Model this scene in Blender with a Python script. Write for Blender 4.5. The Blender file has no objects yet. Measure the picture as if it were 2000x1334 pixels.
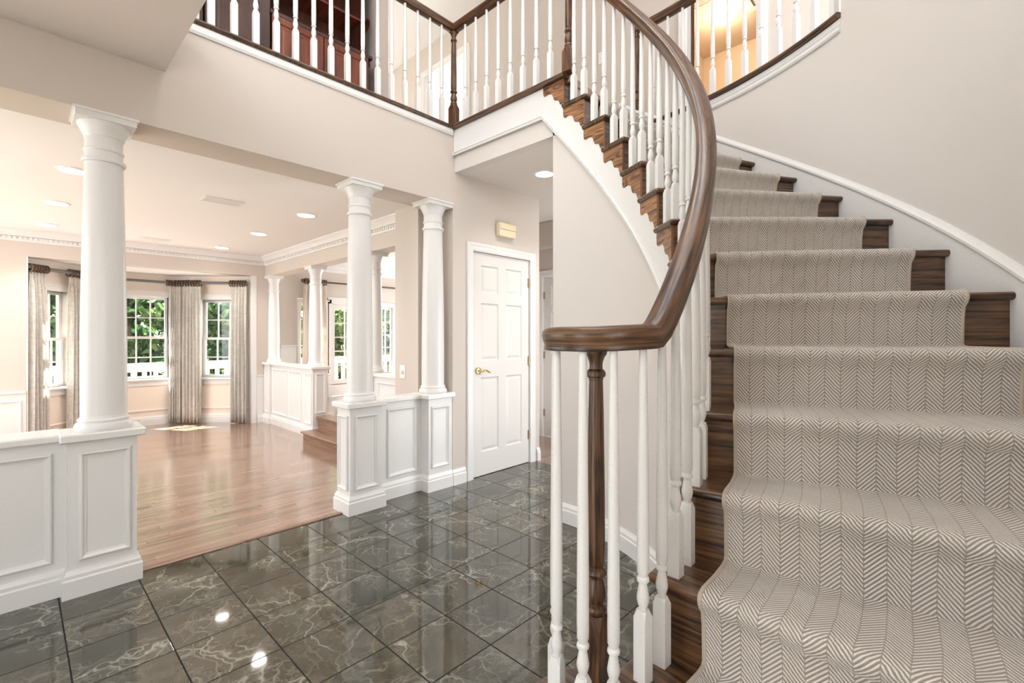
import bpy, math, random
from mathutils import Vector, Matrix
import numpy as np
random.seed(7)
C = bpy.context.scene.collection
PI = math.pi

# ------------------------------------------------------------------ helpers
def link(name, me, mats, parent=None, loc=(0, 0, 0)):
    o = bpy.data.objects.new(name, me)
    C.objects.link(o)
    o.location = loc
    if parent is not None:
        o.parent = parent
    for m in (mats if isinstance(mats, (list, tuple)) else [mats]):
        me.materials.append(m)
    return o

def tag(o, label, cat, group=None, kind=None):
    if label:
        o['label'] = label
    if cat:
        o['category'] = cat
    if group:
        o['group'] = group
    if kind:
        o['kind'] = kind
    return o

def thing(name, label, cat, loc=(0, 0, 0), group=None, kind='thing'):
    o = bpy.data.objects.new(name, None)
    C.objects.link(o)
    o.location = loc
    o.empty_display_size = .1
    return tag(o, label, cat, group, kind)

def copy_tree(o, delta, parent=None):
    c = o.copy()
    C.objects.link(c)
    if parent is None:
        c.location = Vector(o.location) + Vector(delta)
    else:
        c.parent = parent
    for ch in [x for x in C.objects if x.parent == o]:
        copy_tree(ch, delta, c)
    return c

class MB:
    """collects geometry in world coordinates and links it as one mesh"""
    def __init__(s, frame=None):
        s.v = []; s.f = []; s.uv = []; s.mi = []; s.fr = frame
    def P(s, a, b, z):
        if s.fr is None:
            return (a, b, z)
        O, ex, ey = s.fr
        return (O[0] + ex[0]*a + ey[0]*b, O[1] + ex[1]*a + ey[1]*b, O[2] + z)
    def add(s, pts, faces, uvs=None, mi=0, raw=False):
        n = len(s.v)
        s.v += [tuple(p) if raw else s.P(*p) for p in pts]
        for i, f in enumerate(faces):
            s.f.append(tuple(n + k for k in f))
            s.uv.append(uvs[i] if uvs else None)
            s.mi.append(mi)
        return s
    def box(s, a0, a1, b0, b1, z0, z1, mi=0):
        if a0 > a1: a0, a1 = a1, a0
        if b0 > b1: b0, b1 = b1, b0
        p = [(a0,b0,z0),(a1,b0,z0),(a1,b1,z0),(a0,b1,z0),(a0,b0,z1),(a1,b0,z1),(a1,b1,z1),(a0,b1,z1)]
        s.add(p, [(0,3,2,1),(4,5,6,7),(0,1,5,4),(1,2,6,5),(2,3,7,6),(3,0,4,7)], mi=mi)
        return s
    def cbox(s, a0, a1, b0, b1, z0, z1, c=.004):
        """box with chamfered top/bottom rims and vertical edges"""
        def ring(i, z):
            a, b, A, B = a0+i, b0+i, a1-i, b1-i
            k = c
            return [(a+k,b,z),(A-k,b,z),(A,b+k,z),(A,B-k,z),(A-k,B,z),(a+k,B,z),(a,B-k,z),(a,b+k,z)]
        rings = [ring(c, z0), ring(0, z0+c), ring(0, z1-c), ring(c, z1)]
        pts = [q for r in rings for q in r]
        fs = [tuple(range(7, -1, -1)), tuple(range(24, 32))]
        for r in range(3):
            for k in range(8):
                k2 = (k+1) % 8
                fs.append((r*8+k, r*8+k2, r*8+8+k2, r*8+8+k))
        s.add(pts, fs)
        return s
    def prism(s, poly, z0, z1):
        n = len(poly)
        pts = [(x, y, z0) for x, y in poly] + [(x, y, z1) for x, y in poly]
        fs = [tuple(range(n-1, -1, -1)), tuple(range(n, 2*n))]
        fs += [(k, (k+1) % n, n+(k+1) % n, n+k) for k in range(n)]
        s.add(pts, fs)
        return s
    def extrude(s, prof, a0, a1, caps=True, m0=0., m1=0.):
        """profile of (b,z) swept along the frame's a axis; m0/m1 = mitre slope against b"""
        n = len(prof)
        pts = [(a0 + m0*b, b, z) for b, z in prof] + [(a1 + m1*b, b, z) for b, z in prof]
        fs = [(k, (k+1) % n, n+(k+1) % n, n+k) for k in range(n)]
        if caps:
            fs += [tuple(range(n-1, -1, -1)), tuple(range(n, 2*n))]
        s.add(pts, fs)
        return s
    def lathe(s, prof, cx, cy, z0=0, n=20, sq=None):
        pts = []; fs = []
        for r, z in prof:
            for k in range(n):
                t = 2*PI*k/n
                pts.append((cx + r*math.cos(t), cy + r*math.sin(t), z0 + z))
        m = len(prof)
        for i in range(m-1):
            for k in range(n):
                k2 = (k+1) % n
                fs.append((i*n+k, i*n+k2, i*n+n+k2, i*n+n+k))
        fs.append(tuple(range(n-1, -1, -1)))
        fs.append(tuple(range((m-1)*n, m*n)))
        L = [0]
        for i in range(1, m):
            L.append(L[-1] + math.hypot(prof[i][0]-prof[i-1][0], prof[i][1]-prof[i-1][1]))
        uvs = []
        for i in range(m-1):
            for k in range(n):
                w = .16/n
                uvs.append([(L[i], k*w), (L[i], (k+1)*w), (L[i+1], (k+1)*w), (L[i+1], k*w)])
        uvs += [None, None]
        s.add(pts, fs, uvs)
        return s
    def ring_frame(s, a0, a1, z0, z1, b, prof):
        """mitred rectangular moulding; prof = (inset, depth) from the outside in"""
        pts = []; fs = []
        for i, d in prof:
            pts += [(a0+i, b+d, z0+i), (a1-i, b+d, z0+i), (a1-i, b+d, z1-i), (a0+i, b+d, z1-i)]
        for r in range(len(prof)-1):
            for k in range(4):
                k2 = (k+1) % 4
                fs.append((r*4+k, r*4+k2, r*4+4+k2, r*4+4+k))
        s.add(pts, fs)
        return s
    def grid(s, P, uv=None, closed_v=False, flip=False):
        """P[i][j] world points"""
        ni, nj = len(P), len(P[0])
        pts = [q for row in P for q in row]
        fs = []; us = []
        for i in range(ni-1):
            for j in range(nj if closed_v else nj-1):
                j2 = (j+1) % nj
                f = (i*nj+j, i*nj+j2, (i+1)*nj+j2, (i+1)*nj+j)
                if uv is not None:
                    jj = j+1
                    u = [uv[i][j], uv[i][jj], uv[i+1][jj], uv[i+1][j]]
                else:
                    u = None
                if flip:
                    f = f[::-1]
                    u = u[::-1] if u else None
                fs.append(f); us.append(u)
        s.add(pts, fs, us, raw=True)
        return s
    def sweep(s, path, prof, ups=None, cap=True, uvw=1.0):
        """profile (side, up) swept along world path"""
        n = len(path); P = []; UV = []
        plen = [0]
        for k in range(len(prof)):
            q, r = prof[k], prof[(k+1) % len(prof)]
            plen.append(plen[-1] + math.hypot(q[0]-r[0], q[1]-r[1]))
        L = 0
        for i in range(n):
            p = Vector(path[i])
            t = Vector(path[min(i+1, n-1)]) - Vector(path[max(i-1, 0)])
            t.normalize()
            if i:
                L += (p - Vector(path[i-1])).length
            up = Vector((0, 0, 1)) if ups is None else Vector(ups[i])
            sd = t.cross(up); sd.normalize()
            u2 = sd.cross(t)
            P.append([tuple(p + sd*a + u2*b) for a, b in prof])
            UV.append([(L, w*uvw) for w in plen])
        s.grid(P, UV, closed_v=True)
        if cap:
            k = len(prof)
            s.add(P[0], [tuple(range(k))], raw=True)
            s.add(P[-1], [tuple(range(k-1, -1, -1))], raw=True)
        return s
    def build(s, name, mat, parent=None, loc=None, smooth=None, grain=None, autosharp=35):
        L = Vector(loc) if loc is not None else (Vector(parent_world(parent)) if parent is not None else Vector((0, 0, 0)))
        me = bpy.data.meshes.new(name)
        vs = [(x-L[0], y-L[1], z-L[2]) for x, y, z in s.v]
        me.from_pydata(vs, [], s.f)
        me.validate(clean_customdata=False)
        uvl = me.uv_layers.new(name='UVMap')
        for p in me.polygons:
            u = s.uv[p.index] if len(me.polygons) == len(s.f) else None
            nrm = p.normal
            for li, loop in enumerate(p.loop_indices):
                if u is not None:
                    uvl.data[loop].uv = u[li]
                else:
                    x, y, z = s.v[me.loops[loop].vertex_index]
                    if abs(nrm.z) > .7:
                        c = (x, y)
                    elif abs(nrm.x) > abs(nrm.y):
                        c = (y, z)
                    else:
                        c = (x, z)
                    if grain == 'v' or (grain == 'y' and abs(nrm.z) > .7):
                        c = (c[1], c[0])
                    if grain == 'y' and abs(nrm.z) <= .7 and False:
                        c = (c[1], c[0])
                    uvl.data[loop].uv = c
            if len(me.polygons) == len(s.f):
                p.material_index = s.mi[p.index]
        o = link(name, me, mat, parent, loc=(L if parent is None else (0, 0, 0)))
        if smooth:
            me.polygons.foreach_set('use_smooth', [True]*len(me.polygons))
            try:
                me.set_sharp_from_angle(angle=math.radians(autosharp))
            except Exception:
                pass
        return o

def parent_world(p):
    v = Vector((0, 0, 0))
    while p is not None:
        v += Vector(p.location)
        p = p.parent
    return v

FX = lambda x, y0=0, s=1: ((x, y0, 0), (0, 1, 0), (s, 0, 0))        # wall in plane X=x, a along +Y, b along s*X
FY = lambda y, x0=0, s=-1: ((x0, y, 0), (1, 0, 0), (0, s, 0))       # wall in plane Y=y, a along +X, b along s*Y

# ------------------------------------------------------------------ materials
def new_mat(name):
    m = bpy.data.materials.new(name)
    m.use_nodes = True
    nt = m.node_tree
    b = nt.nodes['Principled BSDF']
    return m, nt, b

def N(nt, t, **kw):
    n = nt.nodes.new(t)
    for k, v in kw.items():
        if k.startswith('i_'):
            key = k[2:]
            n.inputs[int(key) if key.isdigit() else key].default_value = v
        else:
            setattr(n, k, v)
    return n

def math_node(nt, op, a, b=None, c=None):
    n = nt.nodes.new('ShaderNodeMath'); n.operation = op
    for i, x in enumerate((a, b, c)):
        if x is None: continue
        if isinstance(x, (int, float)):
            n.inputs[i].default_value = x
        else:
            nt.links.new(x, n.inputs[i])
    return n.outputs[0]

def ramp(nt, fac, stops):
    r = nt.nodes.new('ShaderNodeValToRGB')
    e = r.color_ramp.elements
    while len(e) < len(stops): e.new(.5)
    for k, (p, c) in enumerate(stops):
        e[k].position = p; e[k].color = (*c, 1)
    nt.links.new(fac, r.inputs[0])
    return r.outputs[0]

def mixc(nt, fac, a, b, typ='MIX'):
    n = nt.nodes.new('ShaderNodeMix'); n.data_type = 'RGBA'; n.blend_type = typ
    for sock, x in ((n.inputs[0], fac), (n.inputs[6], a), (n.inputs[7], b)):
        if isinstance(x, (int, float)): sock.default_value = x
        elif isinstance(x, tuple): sock.default_value = (*x, 1)
        else: nt.links.new(x, sock)
    return n.outputs[2]

def paint(name, col, rough=.55, bump=.0, scale=220, spec=.4):
    m, nt, b = new_mat(name)
    b.inputs['Base Color'].default_value = (*col, 1)
    b.inputs['Roughness'].default_value = rough
    b.inputs['Specular IOR Level'].default_value = spec
    tc = N(nt, 'ShaderNodeTexCoord')
    nz = N(nt, 'ShaderNodeTexNoise', i_Scale=scale, i_Detail=3.)
    nt.links.new(tc.outputs['Object'], nz.inputs['Vector'])
    if bump:
        bp = N(nt, 'ShaderNodeBump', i_Strength=bump, i_Distance=.002)
        nt.links.new(nz.outputs['Fac'], bp.inputs['Height'])
        nt.links.new(bp.outputs[0], b.inputs['Normal'])
    else:
        r = math_node(nt, 'MULTIPLY_ADD', nz.outputs['Fac'], .06, rough-.03)
        nt.links.new(r, b.inputs['Roughness'])
    return m

M = {}
M['wall'] = paint('greige_wall_paint', (.57, .515, .465), .6, .12)
M['stairwall'] = paint('pale_grey_wall_paint', (.64, .605, .575), .5, .12)
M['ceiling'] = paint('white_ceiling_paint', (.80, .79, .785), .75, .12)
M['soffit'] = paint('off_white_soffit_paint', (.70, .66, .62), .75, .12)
M['trim'] = paint('white_gloss_trim_paint', (.72, .715, .705), .28)
M['cream'] = paint('cream_painted_plaster', (.78, .70, .62), .6, .08)
M['doorpaint'] = paint('white_door_paint', (.67, .65, .625), .3)
M['warmwall'] = paint('warm_closet_paint', (.72, .60, .47), .6, .1)
M['ivory'] = paint('ivory_plastic', (.72, .63, .44), .4)
M['plate'] = paint('white_plastic', (.80, .79, .76), .35)
M['grille'] = paint('white_vent_enamel', (.74, .72, .70), .45)
M['dark'] = paint('dark_void', (.02, .017, .015), .8)
M['rail_paint'] = paint('beige_deck_paint', (.62, .52, .44), .7, .1, 60)
M['deck'] = paint('weathered_deck', (.46, .43, .40), .8, .2, 30)
M['rodmetal'] = paint('grey_rod_metal', (.16, .15, .15), .35)
M['rodwood'] = paint('bronze_wood_ring', (.10, .06, .035), .4)

def metal(name, col, rough):
    m, nt, b = new_mat(name)
    b.inputs['Metallic'].default_value = 1
    tc = N(nt, 'ShaderNodeTexCoord')
    nz = N(nt, 'ShaderNodeTexNoise', i_Scale=80.)
    nt.links.new(tc.outputs['Object'], nz.inputs['Vector'])
    nt.links.new(mixc(nt, nz.outputs['Fac'], tuple(c*.85 for c in col), col), b.inputs['Base Color'])
    b.inputs['Roughness'].default_value = rough
    return m
M['brass'] = metal('polished_brass', (.80, .58, .26), .2)
M['oldbrass'] = metal('antique_brass', (.42, .32, .17), .35)

def wood(name, dark, mid, light, rough=.32, scale=(1.6, 34), coat=.3, contrast=(.33, .5, .68), ring=.5):
    m, nt, b = new_mat(name)
    uv = N(nt, 'ShaderNodeUVMap')
    mp = N(nt, 'ShaderNodeMapping')
    mp.inputs['Scale'].default_value = (scale[0], scale[1], 1)
    nt.links.new(uv.outputs[0], mp.inputs[0])
    n1 = N(nt, 'ShaderNodeTexNoise', i_Scale=1.0, i_Detail=5., i_Roughness=.6, i_Distortion=.35)
    nt.links.new(mp.outputs[0], n1.inputs['Vector'])
    mp2 = N(nt, 'ShaderNodeMapping')
    mp2.inputs['Scale'].default_value = (9, 260, 1)
    nt.links.new(uv.outputs[0], mp2.inputs[0])
    n2 = N(nt, 'ShaderNodeTexNoise', i_Scale=1.0, i_Detail=3.)
    nt.links.new(mp2.outputs[0], n2.inputs['Vector'])
    # cathedral rings
    mp3 = N(nt, 'ShaderNodeMapping')
    mp3.inputs['Scale'].default_value = (1.1, 7, 1)
    nt.links.new(uv.outputs[0], mp3.inputs[0])
    n3 = N(nt, 'ShaderNodeTexNoise', i_Scale=1.6, i_Detail=1.5, i_Distortion=.2)
    nt.links.new(mp3.outputs[0], n3.inputs['Vector'])
    rg = math_node(nt, 'SINE', math_node(nt, 'MULTIPLY', n3.outputs['Fac'], 95.))
    f = math_node(nt, 'ADD', n1.outputs['Fac'], math_node(nt, 'MULTIPLY', rg, .10*ring))
    f = math_node(nt, 'ADD', f, math_node(nt, 'MULTIPLY_ADD', n2.outputs['Fac'], .3, -.15))
    col = ramp(nt, f, [(contrast[0], dark), (contrast[1], mid), (contrast[2], light)])
    nt.links.new(col, b.inputs['Base Color'])
    b.inputs['Roughness'].default_value = rough
    b.inputs['Coat Weight'].default_value = coat
    b.inputs['Coat Roughness'].default_value = .18
    bp = N(nt, 'ShaderNodeBump', i_Strength=.12, i_Distance=.001)
    nt.links.new(f, bp.inputs['Height'])
    nt.links.new(bp.outputs[0], b.inputs['Normal'])
    return m
M['oak'] = wood('dark_stained_oak', (.010, .005, .003), (.072, .034, .015), (.17, .085, .037), scale=(2.6, 60), contrast=(.36, .47, .64), ring=.25)
M['oakrail'] = wood('stained_oak_rail', (.016, .007, .003), (.090, .039, .015), (.18, .085, .034), contrast=(.38, .5, .66), rough=.36, scale=(3.2, 90), ring=.2, coat=.12)
M['oakbracket'] = wood('stained_oak_bracket', (.07, .028, .011), (.25, .115, .046), (.40, .20, .09), rough=.35, ring=.9)
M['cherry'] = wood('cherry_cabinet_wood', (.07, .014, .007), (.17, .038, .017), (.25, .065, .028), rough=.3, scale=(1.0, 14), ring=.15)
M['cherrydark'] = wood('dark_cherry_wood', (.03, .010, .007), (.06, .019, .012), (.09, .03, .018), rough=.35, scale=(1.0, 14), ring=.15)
M['steps'] = wood('red_oak_step', (.11, .055, .034), (.22, .122, .080), (.31, .19, .135), rough=.3)

def floor_wood(name, along_y=True):
    m, nt, b = new_mat(name)
    tc = N(nt, 'ShaderNodeTexCoord')
    sp = N(nt, 'ShaderNodeSeparateXYZ')
    nt.links.new(tc.outputs['Object'], sp.inputs[0])
    x, y = (sp.outputs['X'], sp.outputs['Y']) if along_y else (sp.outputs['Y'], sp.outputs['X'])
    bw = .057
    row = math_node(nt, 'FLOOR', math_node(nt, 'DIVIDE', x, bw))
    wn = N(nt, 'ShaderNodeTexWhiteNoise', noise_dimensions='1D')
    nt.links.new(row, wn.inputs['W'])
    yy = math_node(nt, 'DIVIDE', math_node(nt, 'ADD', y, math_node(nt, 'MULTIPLY', wn.outputs[0], 3.)), .9)
    brd = math_node(nt, 'FLOOR', yy)
    wn2 = N(nt, 'ShaderNodeTexWhiteNoise', noise_dimensions='2D')
    cb = N(nt, 'ShaderNodeCombineXYZ')
    nt.links.new(row, cb.inputs[0]); nt.links.new(brd, cb.inputs[1])
    nt.links.new(cb.outputs[0], wn2.inputs['Vector'])
    cv = N(nt, 'ShaderNodeCombineXYZ')
    nt.links.new(math_node(nt, 'MULTIPLY', x, 55.), cv.inputs[0])
    nt.links.new(math_node(nt, 'MULTIPLY', y, 2.2), cv.inputs[1])
    nt.links.new(math_node(nt, 'MULTIPLY', wn2.outputs[0], 37.), cv.inputs[2])
    nz = N(nt, 'ShaderNodeTexNoise', i_Scale=1., i_Detail=4., i_Distortion=.4)
    nt.links.new(cv.outputs[0], nz.inputs['Vector'])
    f = math_node(nt, 'ADD', math_node(nt, 'MULTIPLY', nz.outputs['Fac'], .75), math_node(nt, 'MULTIPLY', wn2.outputs[0], .28))
    col = ramp(nt, f, [(.28, (.16, .092, .060)), (.5, (.26, .160, .108)), (.8, (.35, .235, .17))])
    fx = math_node(nt, 'FRACT', math_node(nt, 'DIVIDE', x, bw))
    gx = math_node(nt, 'LESS_THAN', fx, .035)
    fy = math_node(nt, 'FRACT', yy)
    gy = math_node(nt, 'LESS_THAN', fy, .003)
    g = math_node(nt, 'MAXIMUM', gx, gy)
    col = mixc(nt, g, col, (.07, .03, .015))
    nt.links.new(col, b.inputs['Base Color'])
    b.inputs['Roughness'].default_value = .2
    rr = math_node(nt, 'MULTIPLY_ADD', nz.outputs['Fac'], .12, .16)
    nt.links.new(rr, b.inputs['Roughness'])
    b.inputs['Coat Weight'].default_value = .8
    b.inputs['Coat Roughness'].default_value = .14
    hgt = math_node(nt, 'SUBTRACT', math_node(nt, 'MULTIPLY', nz.outputs['Fac'], .25), g)
    bp = N(nt, 'ShaderNodeBump', i_Strength=.15, i_Distance=.002)
    nt.links.new(hgt, bp.inputs['Height'])
    nt.links.new(bp.outputs[0], b.inputs['Normal'])
    return m
M['floorwood'] = floor_wood('red_oak_floorboards', True)

def marble():
    m, nt, b = new_mat('green_marble_tile')
    tc = N(nt, 'ShaderNodeTexCoord')
    sp = N(nt, 'ShaderNodeSeparateXYZ')
    nt.links.new(tc.outputs['Object'], sp.inputs[0])
    tx = math_node(nt, 'DIVIDE', math_node(nt, 'ADD', sp.outputs['X'], 20.0 - .005), .3)
    ty = math_node(nt, 'DIVIDE', math_node(nt, 'ADD', sp.outputs['Y'], 30.0 - .145), .3)
    ix, iy = math_node(nt, 'FLOOR', tx), math_node(nt, 'FLOOR', ty)
    cb = N(nt, 'ShaderNodeCombineXYZ')
    nt.links.new(ix, cb.inputs[0]); nt.links.new(iy, cb.inputs[1])
    wn = N(nt, 'ShaderNodeTexWhiteNoise', noise_dimensions='2D')
    nt.links.new(cb.outputs[0], wn.inputs['Vector'])
    # per tile rotated / shifted coordinates
    vr = N(nt, 'ShaderNodeVectorRotate', rotation_type='Z_AXIS')
    nt.links.new(tc.outputs['Object'], vr.inputs['Vector'])
    nt.links.new(math_node(nt, 'MULTIPLY', math_node(nt, 'FLOOR', math_node(nt, 'MULTIPLY', wn.outputs[0], 4.)), PI/2), vr.inputs['Angle'])
    off = N(nt, 'ShaderNodeVectorMath', operation='MULTIPLY_ADD')
    nt.links.new(wn.outputs['Color'], off.inputs[0])
    off.inputs[1].default_value = (17, 23, 9)
    nt.links.new(vr.outputs[0], off.inputs[2])
    def vein(scale, dist, width, stretch=(1, 1.9, 1)):
        mp = N(nt, 'ShaderNodeMapping'); mp.inputs['Scale'].default_value = stretch
        mp.inputs['Rotation'].default_value = (0, 0, .6)
        nt.links.new(off.outputs[0], mp.inputs[0])
        nz = N(nt, 'ShaderNodeTexNoise', i_Scale=scale, i_Detail=5., i_Roughness=.62, i_Distortion=dist)
        nt.links.new(mp.outputs[0], nz.inputs['Vector'])
        d = math_node(nt, 'ABSOLUTE', math_node(nt, 'SUBTRACT', nz.outputs['Fac'], .5))
        v = math_node(nt, 'SUBTRACT', 1., math_node(nt, 'DIVIDE', d, width))
        return math_node(nt, 'POWER', math_node(nt, 'MAXIMUM', v, 0.), 1.6)
    def crack(scale, width, dist, stretch, seed):
        wn2 = N(nt, 'ShaderNodeTexNoise', i_Scale=2.6, i_Detail=4., i_Roughness=.6)
        nt.links.new(off.outputs[0], wn2.inputs['Vector'])
        w1 = N(nt, 'ShaderNodeVectorMath', operation='MULTIPLY_ADD')
        nt.links.new(wn2.outputs['Color'], w1.inputs[0]); w1.inputs[1].default_value = (dist, dist, dist)
        nt.links.new(off.outputs[0], w1.inputs[2])
        mp = N(nt, 'ShaderNodeMapping'); mp.inputs['Scale'].default_value = stretch
        mp.inputs['Rotation'].default_value = (0, 0, seed); mp.inputs['Location'].default_value = (seed, seed*2, 0)
        nt.links.new(w1.outputs[0], mp.inputs[0])
        vo = N(nt, 'ShaderNodeTexVoronoi', feature='DISTANCE_TO_EDGE', i_Scale=scale)
        nt.links.new(mp.outputs[0], vo.inputs['Vector'])
        v = math_node(nt, 'SUBTRACT', 1., math_node(nt, 'DIVIDE', vo.outputs['Distance'], width))
        return math_node(nt, 'POWER', math_node(nt, 'MAXIMUM', v, 0.), 1.5)
    v1 = crack(3.4, .030, .45, (1, .55, 1), .7)
    v2 = crack(9.0, .05, .30, (1, .5, 1), 1.9)
    v3 = vein(9., .5, .03, (1, 1.6, 1))
    cl = N(nt, 'ShaderNodeTexNoise', i_Scale=5., i_Detail=6., i_Roughness=.65, i_Distortion=.7)
    nt.links.new(off.outputs[0], cl.inputs['Vector'])
    mk = N(nt, 'ShaderNodeTexNoise', i_Scale=3.2, i_Detail=2.)
    nt.links.new(off.outputs[0], mk.inputs['Vector'])
    mask = math_node(nt, 'MINIMUM', math_node(nt, 'MAXIMUM', math_node(nt, 'MULTIPLY_ADD', mk.outputs['Fac'], 5., -2.1), 0.), 1.)
    base = ramp(nt, cl.outputs['Fac'], [(.30, (.017, .020, .014)), (.5, (.044, .046, .032)), (.66, (.085, .083, .060)), (.8, (.15, .147, .112))])
    tint = mixc(nt, wn.outputs[0], base, mixc(nt, .4, base, (.095, .075, .045)))
    vv = math_node(nt, 'MAXIMUM', math_node(nt, 'MULTIPLY', v1, math_node(nt, 'MULTIPLY_ADD', mask, .55, .12)), math_node(nt, 'MULTIPLY', math_node(nt, 'MAXIMUM', math_node(nt, 'MULTIPLY', v2, .38), math_node(nt, 'MULTIPLY', v3, .25)), mask))
    col = mixc(nt, vv, tint, (.42, .41, .34))
    def edge(t):
        f = math_node(nt, 'FRACT', t)
        return math_node(nt, 'LESS_THAN', math_node(nt, 'MINIMUM', f, math_node(nt, 'SUBTRACT', 1., f)), .0095)
    g = math_node(nt, 'MAXIMUM', edge(tx), edge(ty))
    col = mixc(nt, g, col, (.018, .017, .016))
    nt.links.new(col, b.inputs['Base Color'])
    r = math_node(nt, 'MULTIPLY_ADD', g, .5, .05)
    nt.links.new(r, b.inputs['Roughness'])
    b.inputs['IOR'].default_value = 1.8
    nt.links.new(math_node(nt, 'MULTIPLY_ADD', g, -.45, .5), b.inputs['Specular IOR Level'])
    bp = N(nt, 'ShaderNodeBump', i_Strength=.25, i_Distance=.001)
    nt.links.new(math_node(nt, 'SUBTRACT', 1., g), bp.inputs['Height'])
    nt.links.new(bp.outputs[0], b.inputs['Normal'])
    return m
M['marble'] = marble()

def carpet():
    m, nt, b = new_mat('herringbone_carpet')
    uv = N(nt, 'ShaderNodeUVMap')
    sp = N(nt, 'ShaderNodeSeparateXYZ')
    nt.links.new(uv.outputs[0], sp.inputs[0])
    wz = N(nt, 'ShaderNodeTexNoise', i_Scale=38., i_Detail=3.)
    nt.links.new(uv.outputs[0], wz.inputs['Vector'])
    wob = math_node(nt, 'MULTIPLY_ADD', wz.outputs['Fac'], .006, -.003)
    u = math_node(nt, 'ADD', sp.outputs['X'], math_node(nt, 'MULTIPLY', wob, .7))
    v = math_node(nt, 'ADD', sp.outputs['Y'], wob)
    W, p = .0455, .0122
    cu = math_node(nt, 'DIVIDE', u, W)
    fr = math_node(nt, 'FRACT', cu)
    par = math_node(nt, 'MODULO', math_node(nt, 'FLOOR', cu), 2.)
    # up in even columns, down in odd columns
    tri = math_node(nt, 'ADD', math_node(nt, 'MULTIPLY', par, math_node(nt, 'SUBTRACT', 1., fr)),
                    math_node(nt, 'MULTIPLY', math_node(nt, 'SUBTRACT', 1., par), fr))
    ph = math_node(nt, 'ADD', math_node(nt, 'DIVIDE', v, p), math_node(nt, 'MULTIPLY', tri, W*1.15/p))
    sn = math_node(nt, 'SINE', math_node(nt, 'MULTIPLY', ph, 2*PI))
    st = math_node(nt, 'MINIMUM', math_node(nt, 'MAXIMUM', math_node(nt, 'MULTIPLY_ADD', sn, 1.1, .58), 0.), 1.)
    seam = math_node(nt, 'LESS_THAN', math_node(nt, 'MINIMUM', fr, math_node(nt, 'SUBTRACT', 1., fr)), .03)
    st = math_node(nt, 'MULTIPLY', st, math_node(nt, 'MULTIPLY_ADD', seam, -.55, 1.))
    tuft = N(nt, 'ShaderNodeTexNoise', i_Scale=420., i_Detail=2.)
    nt.links.new(uv.outputs[0], tuft.inputs['Vector'])
    st2 = math_node(nt, 'ADD', st, math_node(nt, 'MULTIPLY_ADD', tuft.outputs['Fac'], .7, -.35))
    col = ramp(nt, st2, [(.0, (.265, .23, .20)), (.45, (.45, .405, .365)), (1.0, (.80, .765, .725))])
    big = N(nt, 'ShaderNodeTexNoise', i_Scale=5., i_Detail=2.)
    nt.links.new(uv.outputs[0], big.inputs['Vector'])
    col = mixc(nt, math_node(nt, 'MULTIPLY', big.outputs['Fac'], .3), col, (.56, .50, .44))
    nt.links.new(col, b.inputs['Base Color'])
    b.inputs['Roughness'].default_value = .95
    b.inputs['Specular IOR Level'].default_value = .1
    b.inputs['Sheen Weight'].default_value = .25
    bp = N(nt, 'ShaderNodeBump', i_Strength=.6, i_Distance=.004)
    nt.links.new(st2, bp.inputs['Height'])
    nt.links.new(bp.outputs[0], b.inputs['Normal'])
    return m
M['carpet'] = carpet()
M['binding'] = paint('taupe_carpet_binding', (.50, .44, .37), .95, .5, 500, .1)

def fabric(name, c1, c2, scale=30, trans=.25):
    m, nt, b = new_mat(name)
    tc = N(nt, 'ShaderNodeTexCoord')
    vz = N(nt, 'ShaderNodeTexNoise', i_Scale=float(scale), i_Detail=4., i_Distortion=1.2)
    nt.links.new(tc.outputs['Object'], vz.inputs['Vector'])
    nt.links.new(ramp(nt, vz.outputs['Fac'], [(.42, c1), (.58, c2)]), b.inputs['Base Color'])
    b.inputs['Roughness'].default_value = .85
    b.inputs['Sheen Weight'].default_value = .2
    tr = N(nt, 'ShaderNodeBsdfTranslucent')
    tr.inputs[0].default_value = (*c2, 1)
    mx = N(nt, 'ShaderNodeMixShader'); mx.inputs[0].default_value = trans
    out = nt.nodes['Material Output']
    nt.links.new(b.outputs[0], mx.inputs[1]); nt.links.new(tr.outputs[0], mx.inputs[2])
    nt.links.new(mx.outputs[0], out.inputs[0])
    return m
M['curtain'] = fabric('damask_curtain', (.64, .61, .57), (.80, .78, .75), 26, .4)
M['sheer'] = fabric('plain_cream_curtain', (.74, .68, .62), (.78, .72, .66), 8, .5)

def glass():
    m, nt, b = new_mat('window_glass')
    nt.nodes.remove(b)
    tr = N(nt, 'ShaderNodeBsdfTransparent'); tr.inputs[0].default_value = (.96, .98, .97, 1)
    gl = N(nt, 'ShaderNodeBsdfGlossy'); gl.inputs['Roughness'].default_value = .02
    lw = N(nt, 'ShaderNodeLayerWeight')
    fr = math_node(nt, 'MULTIPLY_ADD', math_node(nt, 'POWER', lw.outputs['Facing'], 5.), .8, .03)
    mx = N(nt, 'ShaderNodeMixShader')
    nt.links.new(fr, mx.inputs[0])
    nt.links.new(tr.outputs[0], mx.inputs[1]); nt.links.new(gl.outputs[0], mx.inputs[2])
    nt.links.new(mx.outputs[0], nt.nodes['Material Output'].inputs[0])
    return m
M['glass'] = glass()

def emit(name, col, s):
    m, nt, b = new_mat(name)
    b.inputs['Base Color'].default_value = (*col, 1)
    b.inputs['Emission Color'].default_value = (*col, 1)
    b.inputs['Emission Strength'].default_value = s
    return m
M['lens'] = emit('lit_downlight_lens', (1, .95, .86), 9)
M['globe'] = emit('lit_glass_shade', (1, .90, .72), 3)

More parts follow.
